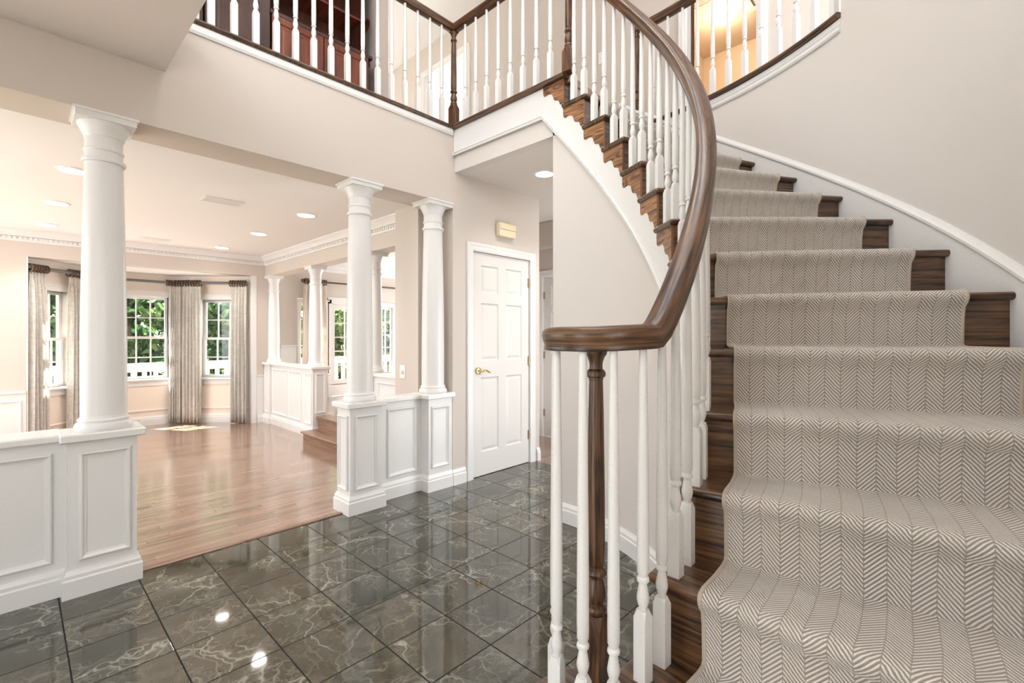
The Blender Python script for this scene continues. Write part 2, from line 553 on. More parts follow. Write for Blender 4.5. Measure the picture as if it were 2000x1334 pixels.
def leaf(name, c1, c2, c3):
    m, nt, b = new_mat(name)
    g = N(nt, 'ShaderNodeNewGeometry')
    col = ramp(nt, g.outputs['Random Per Island'], [(.0, c1), (.55, c2), (1., c3)])
    nt.links.new(col, b.inputs['Base Color'])
    b.inputs['Roughness'].default_value = .5
    tr = N(nt, 'ShaderNodeBsdfTranslucent')
    nt.links.new(col, tr.inputs[0])
    mx = N(nt, 'ShaderNodeMixShader'); mx.inputs[0].default_value = .45
    nt.links.new(b.outputs[0], mx.inputs[1]); nt.links.new(tr.outputs[0], mx.inputs[2])
    nt.links.new(mx.outputs[0], nt.nodes['Material Output'].inputs[0])
    return m
M['leaf'] = leaf('green_leaves', (.008, .035, .010), (.028, .085, .022), (.12, .20, .05))
M['leaf2'] = leaf('yellow_green_leaves', (.04, .09, .02), (.12, .19, .05), (.32, .36, .16))
M['bark'] = paint('brown_bark', (.12, .08, .05), .9, .6, 40)
M['grass'] = paint('lawn', (.10, .16, .05), .9, .4, 60)
def brick():
    m, nt, b = new_mat('red_brick')
    uv = N(nt, 'ShaderNodeUVMap')
    br = N(nt, 'ShaderNodeTexBrick', i_Scale=1.)
    br.inputs['Color1'].default_value = (.38, .19, .12, 1); br.inputs['Color2'].default_value = (.48, .27, .18, 1)
    br.inputs['Mortar'].default_value = (.5, .47, .42, 1)
    br.inputs['Brick Width'].default_value = .2; br.inputs['Row Height'].default_value = .07
    br.inputs['Mortar Size'].default_value = .006
    nt.links.new(uv.outputs[0], br.inputs['Vector'])
    nt.links.new(br.outputs[0], b.inputs['Base Color'])
    b.inputs['Roughness'].default_value = .9
    return m
M['brick'] = brick()

# ------------------------------------------------------------------ numbers
XW = -3.12                       # foyer face of the column wall
Z2 = 3.054                       # upper floor
cx, cy = -1.946, 1.2386          # stair centre
RI, RO = 1.314, 2.40
RHO = .2036
D = .1312
TH15 = 1.5533
th = lambda S: TH15 - (15 - S)*D
Sf = lambda t: 15 - (TH15 - t)/D
pol = lambda r, t, z: (cx + r*math.cos(t), cy + r*math.sin(t), z)
XF = -7.45                       # far (outside) wall
ZC = 2.43                        # living room ceiling
ST = 'structure'

# ------------------------------------------------------------------ floors
tag(MB().box(-3.2, 3.6, -4.5, 3.63, -.06, 0).build('floor', M['marble']), 'dark green veined marble tile floor of the foyer', 'floor', kind=ST)
tag(MB().box(-9.0, -3.2, -2.6, 2.7, -.06, 0).build('floor', M['floorwood']), 'reddish oak board floor of the living room', 'floor', kind=ST)
tag(MB().box(-4.2, -1.2, 3.63, 4.7, -.06, 0).build('floor', M['floorwood']), 'oak board floor of the back hall', 'floor', kind=ST)
tag(MB().box(XF, -4.35, 2.66, 6.2, -.06, .271).box(-4.35, -3.80, 2.66, 2.905, -.06, .271).build('floor', M['floorwood']), 'raised oak floor beyond the far colonnade', 'floor', kind=ST)
fr = MB(); fr.cbox(-3.225, -3.185, .44, 1.62, -.01, .008, .003)
tag(fr.build('trim_1', M['steps'], grain='y'), 'thin oak threshold strip between marble and floorboards', 'threshold', kind=ST)

# ------------------------------------------------------------------ foyer column wall and beam
b = MB()
b.box(-3.42, XW, -3.0, 2.559, 2.39, Z2-.05)
tag(b.build('wall_left', M['wall']), 'greige upper wall and beam above the columns', 'wall', kind=ST)
# wall with closet door
b = MB(FX(XW))
b.box(2.56, 2.775, -.28, 0, 0, Z2-.05); b.box(3.57, 3.70, -.28, 0, 0, Z2-.05); b.box(2.775, 3.57, -.28, 0, 2.03, Z2-.05)
tag(b.build('wall_back', M['wall']), 'greige wall around the white six panel closet door', 'wall', kind=ST)
b = MB(); b.box(-3.78, -3.42, 2.42, 2.9, 0, ZC)
tag(b.build('wall_left', M['wall']), 'greige wall stub with the outlet plate behind the right column', 'wall', kind=ST)

# soffit over the entry (lower ceiling) with the upper floor above it
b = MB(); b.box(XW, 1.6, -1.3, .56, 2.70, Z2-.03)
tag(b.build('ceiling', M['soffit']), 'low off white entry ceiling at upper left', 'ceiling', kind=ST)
# living room ceiling and left return
b = MB(); b.box(XF-.2, -3.42, -2.6, 2.9, ZC, ZC+.2)
tag(b.build('ceiling', M['ceiling']), 'white living room ceiling with downlights', 'ceiling', kind=ST)
b = MB(); b.box(XF-.2, -4.25, 2.9, 6.2, ZC, ZC+.2)
tag(b.build('ceiling', M['ceiling']), 'white ceiling of the raised room', 'ceiling', kind=ST)
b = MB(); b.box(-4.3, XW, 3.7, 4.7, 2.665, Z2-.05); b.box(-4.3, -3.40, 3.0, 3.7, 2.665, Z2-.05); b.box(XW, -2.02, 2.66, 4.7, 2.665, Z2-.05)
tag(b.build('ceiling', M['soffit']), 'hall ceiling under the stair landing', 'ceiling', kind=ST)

# back hall walls
b = MB(FY(4.6)); b.box(-4.3, -3.83, -.1, 0, 0, 2.665); b.box(-2.97, -1.2, -.1, 0, 0, 2.665); b.box(-3.83, -2.97, -.1, 0, 2.04, 2.665)
tag(b.build('wall_back', M['wall']), 'greige wall at the end of the back hall', 'wall', kind=ST)
b = MB(); b.box(-4.1, -3.3, 4.45, 4.598, 2.36, 2.66)
tag(b.build('trim_2', M['wall']), 'boxed header below the hall ceiling', 'header', kind=ST)
b = MB(); b.box(-4.25, -4.2, 3.0, 4.7, 0, 2.665); b.box(-4.35, -3.42, 2.905, 3.0, 0, 2.665)
tag(b.build('wall_left', M['wall']), 'greige side wall of the back hall', 'wall', kind=ST)

# ------------------------------------------------------------------ mouldings
BASE = [(0, 0), (.022, 0), (.022, .085), (.016, .092), (.016, .108), (.010, .118), (.006, .13), (0, .13)]
PANEL = [(0, 0), (0, .006), (.004, .013), (.010, .015), (.016, .011), (.020, .006), (.028, .004), (.028, 0)]
def baseboard(n, fr, a0, a1, mat='trim', label='white baseboard', h=1.0, m0=0., m1=0.):
    b = MB(fr); b.extrude([(p, q*h) for p, q in BASE], a0, a1, m0=m0, m1=m1)
    return tag(b.build(n, M[mat]), label, 'baseboard', kind=ST)
baseboard('baseboard_left', FX(XW), 2.555, 2.70, label='short white baseboard between half wall and closet door')
baseboard('baseboard_left', FX(XW), 3.652, 3.70, label='short white baseboard right of the closet door')

# ------------------------------------------------------------------ half walls + columns
def panelled_block(mb, x0, x1, y0, y1, z1):
    mb.box(x0, x1, y0, y1, 0, z1)

def base_wrap(mb, x0, x1, y0, y1, h=1.0):
    """base moulding around the block (mitred corners)"""
    pts = []; fs = []
    for o, z in BASE[1:]:
        pts += [(x0-o, y0-o, z*h), (x1+o, y0-o, z*h), (x1+o, y1+o, z*h), (x0-o, y1+o, z*h)]
    for r in range(len(BASE)-2):
        for k in range(4):
            k2 = (k+1) % 4
            fs.append((r*4+k, r*4+k2, r*4+4+k2, r*4+4+k))
    mb.add(pts, fs)

def half_wall(name, label, blocks, loc, panels, caps, cat='half wall'):
    t = thing(name, label, cat, loc)
    b = MB()
    for x0, x1, y0, y1, z1 in blocks:
        b.box(x0, x1, y0, y1, 0, z1)
    b.build('wall_body', M['trim'], t)
    b = MB()
    for x0, x1, y0, y1, z1 in blocks:
        base_wrap(b, x0, x1, y0, y1)
    b.build('base_molding', M['trim'], t)
    for fr, a0, a1, z0, z1 in panels:
        b = MB(fr); b.ring_frame(a0, a1, z0, z1, 0, PANEL)
        b.build('panel_molding', M['trim'], t)
    b = MB()
    for x0, x1, y0, y1, z0, z1 in caps:
        b.cbox(x0, x1, y0, y1, z0, z1, .006)
    b.build('cap', M['trim'], t)
    return t
ZH = .752
half_wall('half_wall', 'white panelled half wall left of the opening, carrying the large left column',
          [(-3.37, -3.19, -1.2, .19, ZH), (-3.31, -3.125, .175, .44, ZH)], (-3.22, .1, 0),
          [(FX(-3.19), -.40, .125, .165, .70), (FX(-3.125), .215, .415, .17, .70)],
          [(-3.40, -3.16, -1.2, .16, ZH, ZH+.036), (-3.345, -3.09, .145, .475, ZH, ZH+.04)])
half_wall('half_wall', 'white panelled half wall right of the opening, carrying two columns',
          [(-3.31, -3.12, 1.63, 1.885, ZH), (-3.33, -3.225, 1.87, 2.34, ZH), (-3.31, -3.125, 2.315, 2.56, ZH)], (-3.22, 2.1, 0),
          [(FX(-3.12), 1.665, 1.85, .165, .70), (FX(-3.225), 1.99, 2.265, .165, .70), (FX(-3.125), 2.34, 2.525, .185, .69),
           (FY(1.63), -3.295, -3.145, .165, .70)],
          [(-3.345, -3.09, 1.60, 1.915, ZH, ZH+.04), (-3.355, -3.195, 1.90, 2.30, ZH, ZH+.036), (-3.345, -3.095, 2.285, 2.575, ZH, ZH+.04)])

def column(label, x, y, z0, z1, r=.094, half=.118, group=None):
    t = thing('column', label, 'column', (x, y, z0), group)
    H = z1 - z0
    b = MB()
    b.lathe([(r*1.20, 0), (r*1.24, .008), (r*1.25, .02), (r*1.20, .034), (r*1.1, .040), (r*1.09, .046), (r*1.12, .052), (r*1.09, .058), (r*1.02, .062), (r*1.0, .075)], x, y, z0, 40)
    b.build('column_base', M['trim'], t, smooth=True)
    b = MB()
    prof = []
    for k in range(15):
        f = k/14
        e = 1 - .17*max(0, (f-.25)/.75)**1.5
        prof.append((r*e, .06 + f*(H-.06-.235)))
    b.lathe(prof, x, y, z0, 40)
    b.build('shaft', M['trim'], t, smooth=True)
    b = MB(); q = r*.83; h = H - .235
    b.lathe([(q, h-.002), (q*1.13, h), (q*1.16, h+.009), (q*1.13, h+.018), (q*1.0, h+.021), (q*.985, h+.055), (q*1.05, h+.058), (q*1.07, h+.064), (q*1.05, h+.070), (q*.99, h+.073), (q*.99, h+.125),
             (q*1.04, h+.13), (q*1.07, h+.137), (q*1.1, h+.147), (q*1.22, h+.165), (q*1.34, h+.185), (q*1.38, h+.198)], x, y, z0, 40)
    b.box(x-half, x+half, y-half, y+half, z1-.04, z1-.012); b.box(x-half-.008, x+half+.008, y-half-.008, y+half+.008, z1-.012, z1)
    b.build('capital', M['trim'], t, smooth=True, autosharp=25)
    return t
column('large white round column on the left half wall', -3.215, .318, ZH+.04, 2.39)
column('white round column at the right edge of the wide opening, on the half wall end', -3.215, 1.755, ZH+.04, 2.39)
column('white round column beside the closet wall, on the far end of the right half wall', -3.215, 2.425, ZH+.04, 2.39)

# ------------------------------------------------------------------ far colonnade
half_wall('half_wall', 'low white panelled wall at the far end of the living room beside the steps',
          [(-7.43, -7.22, 2.53, 2.73, .85), (-7.25, -6.02, 2.565, 2.70, .85), (-6.05, -5.81, 2.54, 2.73, .85)], (-6.6, 2.63, 0),
          [(FY(2.565), -7.20, -6.66, .16, .80), (FY(2.565), -6.62, -6.2, .16, .80), (FY(2.54), -6.03, -5.83, .16, .80), (FY(2.53), -7.40, -7.25, .16, .80),
           (FX(-5.81), 2.57, 2.70, .30, .80)],
          [(-7.45, -7.19, 2.50, 2.76, .85, .885), (-7.22, -6.03, 2.535, 2.73, .85, .882), (-6.08, -5.775, 2.505, 2.765, .85, .887)])
half_wall('half_wall', 'low white panelled wall to the right of the steps, behind the middle column',
          [(-4.62, -4.40, 2.54, 2.73, .85), (-4.42, -3.80, 2.565, 2.70, .85)], (-4.2, 2.63, 0),
          [(FY(2.565), -4.33, -3.86, .16, .80)],
          [(-4.65, -4.37, 2.505, 2.765, .85, .887), (-4.37, -3.80, 2.535, 2.73, .85, .882)])
column('slim white column at the far left end of the low wall beside the bay curtain', -7.33, 2.63, .885, 2.15, .078, .098)
column('slim white column on the low wall end pedestal beside the two steps', -5.93, 2.63, .887, 2.15, .082, .10)
column('slim white column mostly hidden behind the middle foyer column', -4.50, 2.63, .887, 2.15, .082, .10)
b = MB(); b.box(XF, -3.78, 2.55, 2.73, 2.15, ZC)
tag(b.build('wall_right', M['wall']), 'greige beam above the slim far columns', 'beam', kind=ST)

# crown mouldings
CROWN = [(0, -.125), (.012, -.125), (.016, -.108), (.016, -.075), (.034, -.070), (.040, -.058), (.055, -.040), (.075, -.022), (.085, -.016), (.085, 0), (0, 0)]
def crown(n, fr, a0, a1, z, label, dent=True, m0=0., m1=0.):
    b = MB(fr)
    b.extrude([(p, z+q) for p, q in CROWN], a0, a1, m0=m0, m1=m1)
    if dent:
        k = a0 + .09
        while k < a1 - .09:
            b.box(k, k+.022, .014, .030, z-.105, z-.078); k += .040
    return tag(b.build(n, M['trim']), label, 'crown molding', kind=ST)
crown('trim_3', FX(XF), -2.5, 2.55, ZC, 'white dentil crown molding above the bay', m1=-1)
crown('trim_4', FY(2.55), XF, -3.80, ZC, 'white dentil crown molding above the slim far columns', m0=1)
crown('trim_5', FX(XF), 2.73, 6.2, ZC, 'white crown molding in the raised room', dent=False)

# far wall pieces (outside wall) around bay opening, windows
def wall_openings(n, fr, a0, a1, z0, z1, ops, thick, mat, label):
    """ops = (a0,a1,z0,z1) sorted; b from -thick to 0"""
    b = MB(fr); cur = a0
    for o in ops:
        if o[0] > cur: b.box(cur, o[0], -thick, 0, z0, z1)
        if o[2] > z0: b.box(o[0], o[1], -thick, 0, z0, o[2])
        if o[3] < z1: b.box(o[0], o[1], -thick, 0, o[3], z1)
        cur = o[1]
    if cur < a1: b.box(cur, a1, -thick, 0, z0, z1)
    return tag(b.build(n, M[mat]), label, 'wall', kind=ST)
wall_openings('wall_far', FX(XF), -2.6, 2.73, 0, ZC, [(-2.2, -.75, .6, 2.1), (.09, 2.43, 0, 2.145)], .14, 'wall', 'greige far wall around the bay opening')
WA = [(3.02, 3.50, .66, 1.80), (3.56, 4.28, .27, 1.80), (4.34, 4.78, .66, 1.80)]
wall_openings('wall_far', FX(XF), 2.73, 6.2, -.06, ZC, [(3.02, 3.50, .62, 1.86), (3.56, 4.28, .27, 1.86), (4.34, 4.78, .60, 1.86)], .14, 'wall', 'greige outside wall of the raised room')
b = MB(); b.box(-4.35, -4.25, 3.0, 6.3, 0, ZC)
tag(b.build('wall_right', M['wall']), 'greige inner wall of the raised room', 'wall', kind=ST)
# white casing around the bay opening
b = MB(FX(XF))
b.box(2.37, 2.432, -.16, .006, 0, 2.145); b.box(.088, .10, -.16, .004, 0, 2.145)
tag(b.build('trim_6', M['trim']), 'white jamb lining the bay opening', 'trim', kind=ST)

# wainscot left of bay, and right strip
def wainscot(n, fr, a0, a1, ztop, panels, label):
    b = MB(fr)
    b.box(a0, a1, 0, .012, 0, ztop-.03)
    b.extrude([(0, ztop-.05), (.016, ztop-.05), (.018, ztop-.03), (.034, ztop-.022), (.036, ztop), (0, ztop)], a0, a1)
    b.extrude(BASE, a0, a1)
    for p in panels:
        b.ring_frame(p[0], p[1], .17, ztop-.10, .012, PANEL)
    return tag(b.build(n, M['trim']), label, 'wainscot', kind=ST)
wainscot('trim_7', FX(XF), -2.5, .085, .665, [(-.35, .05), (-.9, -.42)], 'white wainscot left of the bay window')
wainscot('trim_8', FX(XF), 2.435, 2.53, .70, [], 'white wainscot strip right of the bay window')
wainscot('trim_9', FX(XF), 2.76, 3.0, 1.13, [], 'white wainscot behind the far low wall')

# ------------------------------------------------------------------ windows
def sash(b, a0, a1, z0, z1, cols, rows, f=.035, mw=.014, d=(-.075, -.05)):
    b.box(a0, a0+f, d[0], d[1], z0, z1); b.box(a1-f, a1, d[0], d[1], z0, z1)
    b.box(a0+f, a1-f, d[0], d[1], z0, z0+f); b.box(a0+f, a1-f, d[0], d[1], z1-f, z1)
    for k in range(1, cols):
        c = a0+f + (a1-a0-2*f)*k/cols
        b.box(c-mw/2, c+mw/2, d[0]+.004, d[1]-.002, z0+f, z1-f)
    for k in range(1, rows):
        c = z0+f + (z1-z0-2*f)*k/rows
        b.box(a0+f, a1-f, d[0]+.005, d[1]-.003, c-mw/2, c+mw/2)

def window(n, label, fr, a0, a1, z0, z1, cols, rows, double=True, casing=.06, sill=True, f=.035):
    O, ex, ey = fr
    loc = (O[0]+ex[0]*(a0+a1)/2, O[1]+ex[1]*(a0+a1)/2, z0)
    t = thing(n, label, 'window', loc, kind=ST)
    b = MB(fr)
    b.box(a0-casing, a0, -.10, .016, z0, z1+.0); b.box(a1, a1+casing, -.10, .016, z0, z1)
    b.box(a0-casing, a1+casing, -.10, .016, z1, z1+casing); b.box(a0-casing-.012, a1+casing+.012, -.01, .028, z1+casing, z1+casing+.022)
    b.box(a0-casing, a1+casing, -.12, .0, z0-.03, z0)
    b.build('window_frame', M['trim'], t)
    if sill:
        b = MB(fr); b.cbox(a0-casing-.02, a1+casing+.02, -.06, .045, z0-.03, z0, .006); b.box(a0-casing, a1+casing, 0, .014, z0-.10, z0-.03)
        b.build('window_sill', M['trim'], t)
    zm = (z0+z1)/2
    if double:
        b = MB(fr); sash(b, a0, a1, zm-.018, z1, cols, rows, f, d=(-.10, -.076)); b.build('upper_sash', M['trim'], t)
        b = MB(fr); sash(b, a0, a1, z0, zm+.018, cols, rows, f); b.build('lower_sash', M['trim'], t)
    else:
        b = MB(fr); sash(b, a0, a1, z0, z1, cols, rows, f); b.build('sash', M['trim'], t)
    b = MB(fr); b.box(a0+.02, a1-.02, -.089, -.086, z0+.02, z1-.02)
    b.build('pane', M['glass'], t)
    return t
# bay walls
s2 = math.sqrt(.5)
BL = ((-7.55, .09, 0), (-s2, s2, 0), (s2, s2, 0))            # left angled wall, a from near to far
BLn = 1.13
BC = ((-8.35, .89, 0), (0, 1, 0), (1, 0, 0))                 # centre wall
BR = ((-8.35, 1.63, 0), (s2, s2, 0), (s2, -s2, 0))           # right angled wall, a from far to near
wall_openings('wall_bay', BL, -.05, BLn+.03, -.06, 2.145, [(.10, .50, .66, 1.80)], .14, 'cream', 'left angled wall of the bay')
wall_openings('wall_bay', BC, -.03, .77, -.06, 2.145, [(.09, .65, .66, 1.83)], .14, 'cream', 'centre wall of the bay')
wall_openings('wall_bay', BR, -.03, BLn+.05, -.06, 2.145, [(.36, .94, .66, 1.80)], .14, 'cream', 'right angled wall of the bay')
b = MB(); b.box(XF-.14, -7.57, -.1, .09, 0, 2.145); b.box(XF-.14, -7.57, 2.43, 2.6, 0, 2.145)
tag(b.build('wall_bay', M['cream']), 'short side returns of the bay', 'wall', kind=ST)
window('window_1', 'left angled bay window between two curtains', BL, .10, .50, .66, 1.80, 3, 2)
window('window_2', 'centre bay window with green trees outside', BC, .09, .65, .66, 1.83, 3, 2)
window('window_3', 'right angled bay window beside the end curtain', BR, .36, .94, .66, 1.80, 3, 2)
b = MB(); b.prism([(-7.59, -.1), (-7.59, 2.62), (-8.5, 1.70), (-8.5, .82)], 2.145, 2.4); b.box(-7.6, XF-.14, .09, 2.43, 2.145, 2.4)
tag(b.build('ceiling', M['ceiling']), 'white ceiling of the bay', 'ceiling', kind=ST)
baseboard('baseboard_bay', BL, 0, BLn, label='white baseboard under the left bay window')
baseboard('baseboard_bay', BC, 0, .74, label='white baseboard under the centre bay window')
baseboard('baseboard_bay', BR, 0, BLn, label='white baseboard under the right bay window')
for fr_, L_, q in ((BL, BLn, 'left'), (BC, .74, 'centre'), (BR, BLn, 'right')):
    b = MB(fr_); b.extrude([(0, .20), (.012, .20), (.014, .215), (.008, .225), (0, .225)], 0, L_)
    tag(b.build('trim_10', M['cream']), 'thin molding strip under the %s bay window' % q, 'trim', kind=ST)

# raised room windows and french door
window('window_4', 'tall side window left of the glazed garden door', FX(XF), 3.06, 3.47, .66, 1.78, 3, 5, double=False, casing=.045)
window('window_5', 'side window right of the glazed garden door', FX(XF), 4.36, 4.74, .57, 1.78, 3, 5, double=False, casing=.045)
t = thing('door_1', 'white glazed garden door with fifteen panes', 'door', (XF, 3.92, .27), kind=ST)
b = MB(FX(XF)); b.box(3.50, 3.56, -.10, .016, .27, 1.86); b.box(4.28, 4.34, -.10, .016, .27, 1.86); b.box(3.50, 4.34, -.10, .016, 1.80, 1.90)
b.build('door_frame', M['trim'], t)
b = MB(FX(XF)); sash(b, 3.56, 4.28, .46, 1.80, 3, 5, .085, .016); b.box(3.56, 4.28, -.075, -.05, .275, .47)
b.build('door_leaf', M['trim'], t)
b = MB(FX(XF)); b.box(3.6, 4.24, -.067, -.064, .5, 1.76); b.build('pane', M['glass'], t)

# steps up to the raised room
t = thing('steps', 'two oak steps up to the raised room behind the low wall', 'steps', (-5.0, 2.45, 0))
b = MB(); b.box(-5.66, -4.0, 2.36, 2.6, 0, .108); b.build('riser', M['steps'], t)
b = MB(); b.cbox(-5.69, -4.0, 2.335, 2.62, .108, .135, .008); b.build('tread', M['steps'], t)
b = MB(); b.box(-5.80, -4.63, 2.60, 2.7, .10, .246); b.build('riser', M['steps'], t)
b = MB(); b.cbox(-5.80, -4.63, 2.575, 2.75, .246, .272, .008); b.build('tread', M['steps'], t)

# ------------------------------------------------------------------ curtains
def curtain(name, label, pts, z0, z1, folds, depth, mat, flare=1.0, cat='curtain', group=None):
    """pleated panel hung along polyline pts (xy)"""
    P = [Vector((x, y, 0)) for x, y in pts]
    seg = [(P[i+1]-P[i]).length for i in range(len(P)-1)]
    T = sum(seg)
    def at(s):
        for i, L in enumerate(seg):
            if s <= L or i == len(seg)-1:
                d = (P[i+1]-P[i]).normalized()
                return P[i] + d*s, Vector((-d.y, d.x, 0))
            s -= L
    nx = folds*10; rows = []
    zs = [z1, z1-.015, z1-.06, z1-.10, z1-.14] + [z1-.14-(z1-z0-.14)*k/12 for k in range(1, 13)]
    for z in zs:
        f = (z1-z)/(z1-z0)
        amp = depth*(.35 + .65*min(1, f*4)) if f > .02 else depth*.3
        if .03 < f < .06: amp = depth*.25
        row = []
        for k in range(nx+1):
            u = k/nx
            s = T*(.5 + (u-.5)*(.96 + .10*f*flare))
            s = max(-.05, min(T+.05, s))
            p, n = at(max(0, min(T, s)))
            ph = 2*PI*folds*u
            w = math.sin(ph + .5*math.sin(3*u+2*f)) + .25*math.sin(2.3*ph + 1.3 + 2*f)
            q = p + n*amp*w
            row.append((q.x, q.y, z))
        rows.append(row)
    b = MB(); b.grid(rows)
    c = P[len(P)//2]
    o = b.build(name, M[mat], loc=(c.x, c.y, z0), smooth=True, autosharp=80)
    md = o.modifiers.new('thickness', 'SOLIDIFY'); md.thickness = .004
    return tag(o, label, cat, group)
ZR = 2.035
def along(fr, a, b_):
    O, ex, ey = fr
    return (O[0]+ex[0]*a+ey[0]*b_, O[1]+ex[1]*a+ey[1]*b_)
G_ = 'patterned curtains in the bay'
curtain('curtain', 'patterned grey curtain at the far left of the bay, beside the wainscot', [along(BL, -.04, .07), along(BL, .15, .07)], .012, ZR-.035, 5, .035, 'curtain', group=G_)
curtain('curtain', 'patterned pale curtain just left of the large left column', [along(BL, .42, .08), along(BL, .80, .08)], .012, ZR-.035, 7, .03, 'curtain', group=G_)
curtain('curtain', 'left half of the wide double curtain in the right corner of the bay', [along(BC, .63, .12), along(BC, .72, .12), along(BR, .15, .12)], .012, ZR-.035, 7, .024, 'curtain', group=G_)
curtain('curtain', 'right half of the wide double curtain in the right corner of the bay', [along(BR, .165, .12), along(BR, .44, .12)], .012, ZR-.035, 6, .026, 'curtain', group=G_)
curtain('curtain', 'patterned grey curtain at the right end of the bay', [along(BR, .85, .12), along(BR, 1.09, .12)], .012, ZR-.035, 5, .032, 'curtain', group=G_)
curtain('curtain', 'plain cream curtain in the raised room behind a slim column', [(XF+.10, 3.06), (XF+.10, 3.44)], .30, 2.085, 6, .03, 'sheer')

def tube(b, path, r, n=10):
    prof = [(r*math.cos(2*PI*k/n), r*math.sin(2*PI*k/n)) for k in range(n)]
    b.sweep(path, prof)
def ring_mesh(b, c, d, R=.028, r=.009, n=18, m=8):
    """torus around axis d at c"""
    d = Vector(d).normalized(); u = d.cross(Vector((0, 0, 1))).normalized(); w = Vector((0, 0, 1))
    P = []
    for i in range(n+1):
        a = 2*PI*i/n
        e = u*math.cos(a) + w*math.sin(a)
        P.append([tuple(Vector(c) + e*(R + r*math.cos(2*PI*j/m)) + d*r*math.sin(2*PI*j/m)) for j in range(m)])
    b.grid(P, None, closed_v=True)
p0, p1, p2, p3 = along(BL, -.06, .07), along(BL, 1.08, .12), along(BR, .05, .12), along(BR, 1.10, .12)
t = thing('curtain_rod', 'grey metal curtain rod with dark rings following the bay', 'curtain rod', (*p1, ZR))
b = MB(); tube(b, [(*p0, ZR), (*p1, ZR), (*p2, ZR), (*p3, ZR)], .020); b.build('rod', M['rodmetal'], t, smooth=True)
def rings(t, fr, a0, a1, n, off, z, mat, R=.040):
    for k in range(n):
        a = a0 + (a1-a0)*k/(n-1)
        b = MB(); c = along(fr, a, off)
        ring_mesh(b, (*c, z-.006), (*fr[1][:2], 0), R)
        b.build('curtain_ring', M[mat], t, smooth=True)
rings(t, BL, -.04, .15, 7, .073, ZR, 'rodwood'); rings(t, BL, .42, .79, 9, .095, ZR, 'rodwood')
rings(t, BC, .61, .70, 4, .12, ZR, 'rodwood'); rings(t, BR, .08, .42, 10, .12, ZR, 'rodwood'); rings(t, BR, .86, 1.07, 7, .12, ZR, 'rodwood')
t = thing('curtain_rod', 'dark wooden curtain rod above the glazed garden door', 'curtain rod', (XF+.1, 4.0, 2.125))
b = MB(); tube(b, [(XF+.1, 3.08, 2.125), (XF+.1, 5.4, 2.125)], .015); b.build('rod', M['rodwood'], t, smooth=True)
b = MB(); b.lathe([(.004, -.03), (.02, -.022), (.028, 0), (.02, .022), (.004, .03)], XF+.1, 3.06, 2.125, 14); b.build('finial', M['rodwood'], t, smooth=True)
rings(t, FX(XF), 3.10, 3.42, 10, .10, 2.125, 'rodwood', .040)
for q in (3.16, 4.9):
    b = MB(FX(XF)); b.box(q, q+.02, 0, .1, 2.11, 2.14); b.build('bracket', M['rodwood'], t)

# ------------------------------------------------------------------ small fittings
def plate(label, fr, a, z, w=.072, h=.115, name='outlet_plate', cat='outlet', knob=True):
    O, ex, ey = fr
    t = thing(name, label, cat, (O[0]+ex[0]*a, O[1]+ex[1]*a, z))
    b = MB(fr); b.cbox(a-w/2, a+w/2, 0, .006, z-h/2, z+h/2, .002); b.build('cover', M['plate'], t)
    if knob == 'dial':
        b = MB(); c = along(fr, a, .006)
        P = [[(c[0] + ex[0]*r*math.cos(q) + ey[0]*d, c[1] + ex[1]*r*math.cos(q) + ey[1]*d, z + r*math.sin(q)) for q in [2*PI*k/20 for k in range(20)]] for r, d in ((.02, 0), (.02, .012), (.016, .016), (.001, .016))]
        b.grid(P, None, closed_v=True); b.build('dial', M['grille'], t, smooth=True)
    elif knob == 'toggle':
        b = MB(fr); b.box(a-.006, a+.006, .006, .018, z-.012, z+.012); b.build('toggle', M['plate'], t)
    else:
        for dz in (-.022, .022):
            b = MB(fr); b.cbox(a-.017, a+.017, .005, .008, z+dz-.014, z+dz+.014, .001); b.build('socket', M['grille'], t)
            b = MB(fr); b.box(a-.008, a-.006, .008, .0085, z+dz-.004, z+dz+.006); b.box(a+.006, a+.008, .008, .0085, z+dz-.004, z+dz+.006); b.build('slots', M['dark'], t)
plate('white dimmer plate on the greige wall stub behind the right column', FY(2.42), -3.655, .945, .085, .12, 'dimmer_switch', 'switch', 'dial')
plate('small white outlet in the baseboard under the centre bay window', ((-8.35+.022, .89, 0), (0, 1, 0), (1, 0, 0)), .30, .065, .10, .06)
plate('small white outlet in the base of the far low wall', FY(2.565-.022), -6.85, .06, .09, .055)
plate('white light switch on the upstairs hall wall', FY(4.15), -2.66, 4.13, .075, .12, 'light_switch', 'switch', 'toggle')
# door chime box
t = thing('door_chime', 'ivory door chime box on the wall above the closet door', 'door chime', (XW, 3.185, 2.26))
b = MB(FX(XW)); b.cbox(3.075, 3.295, 0, .055, 2.195, 2.325, .006); b.build('cover', M['ivory'], t)
b = MB(FX(XW)); b.cbox(3.08, 3.29, .055, .060, 2.262, 2.32, .002); b.box(3.25, 3.28, .055, .0575, 2.215, 2.221); b.build('face_plate', M['ivory'], t)

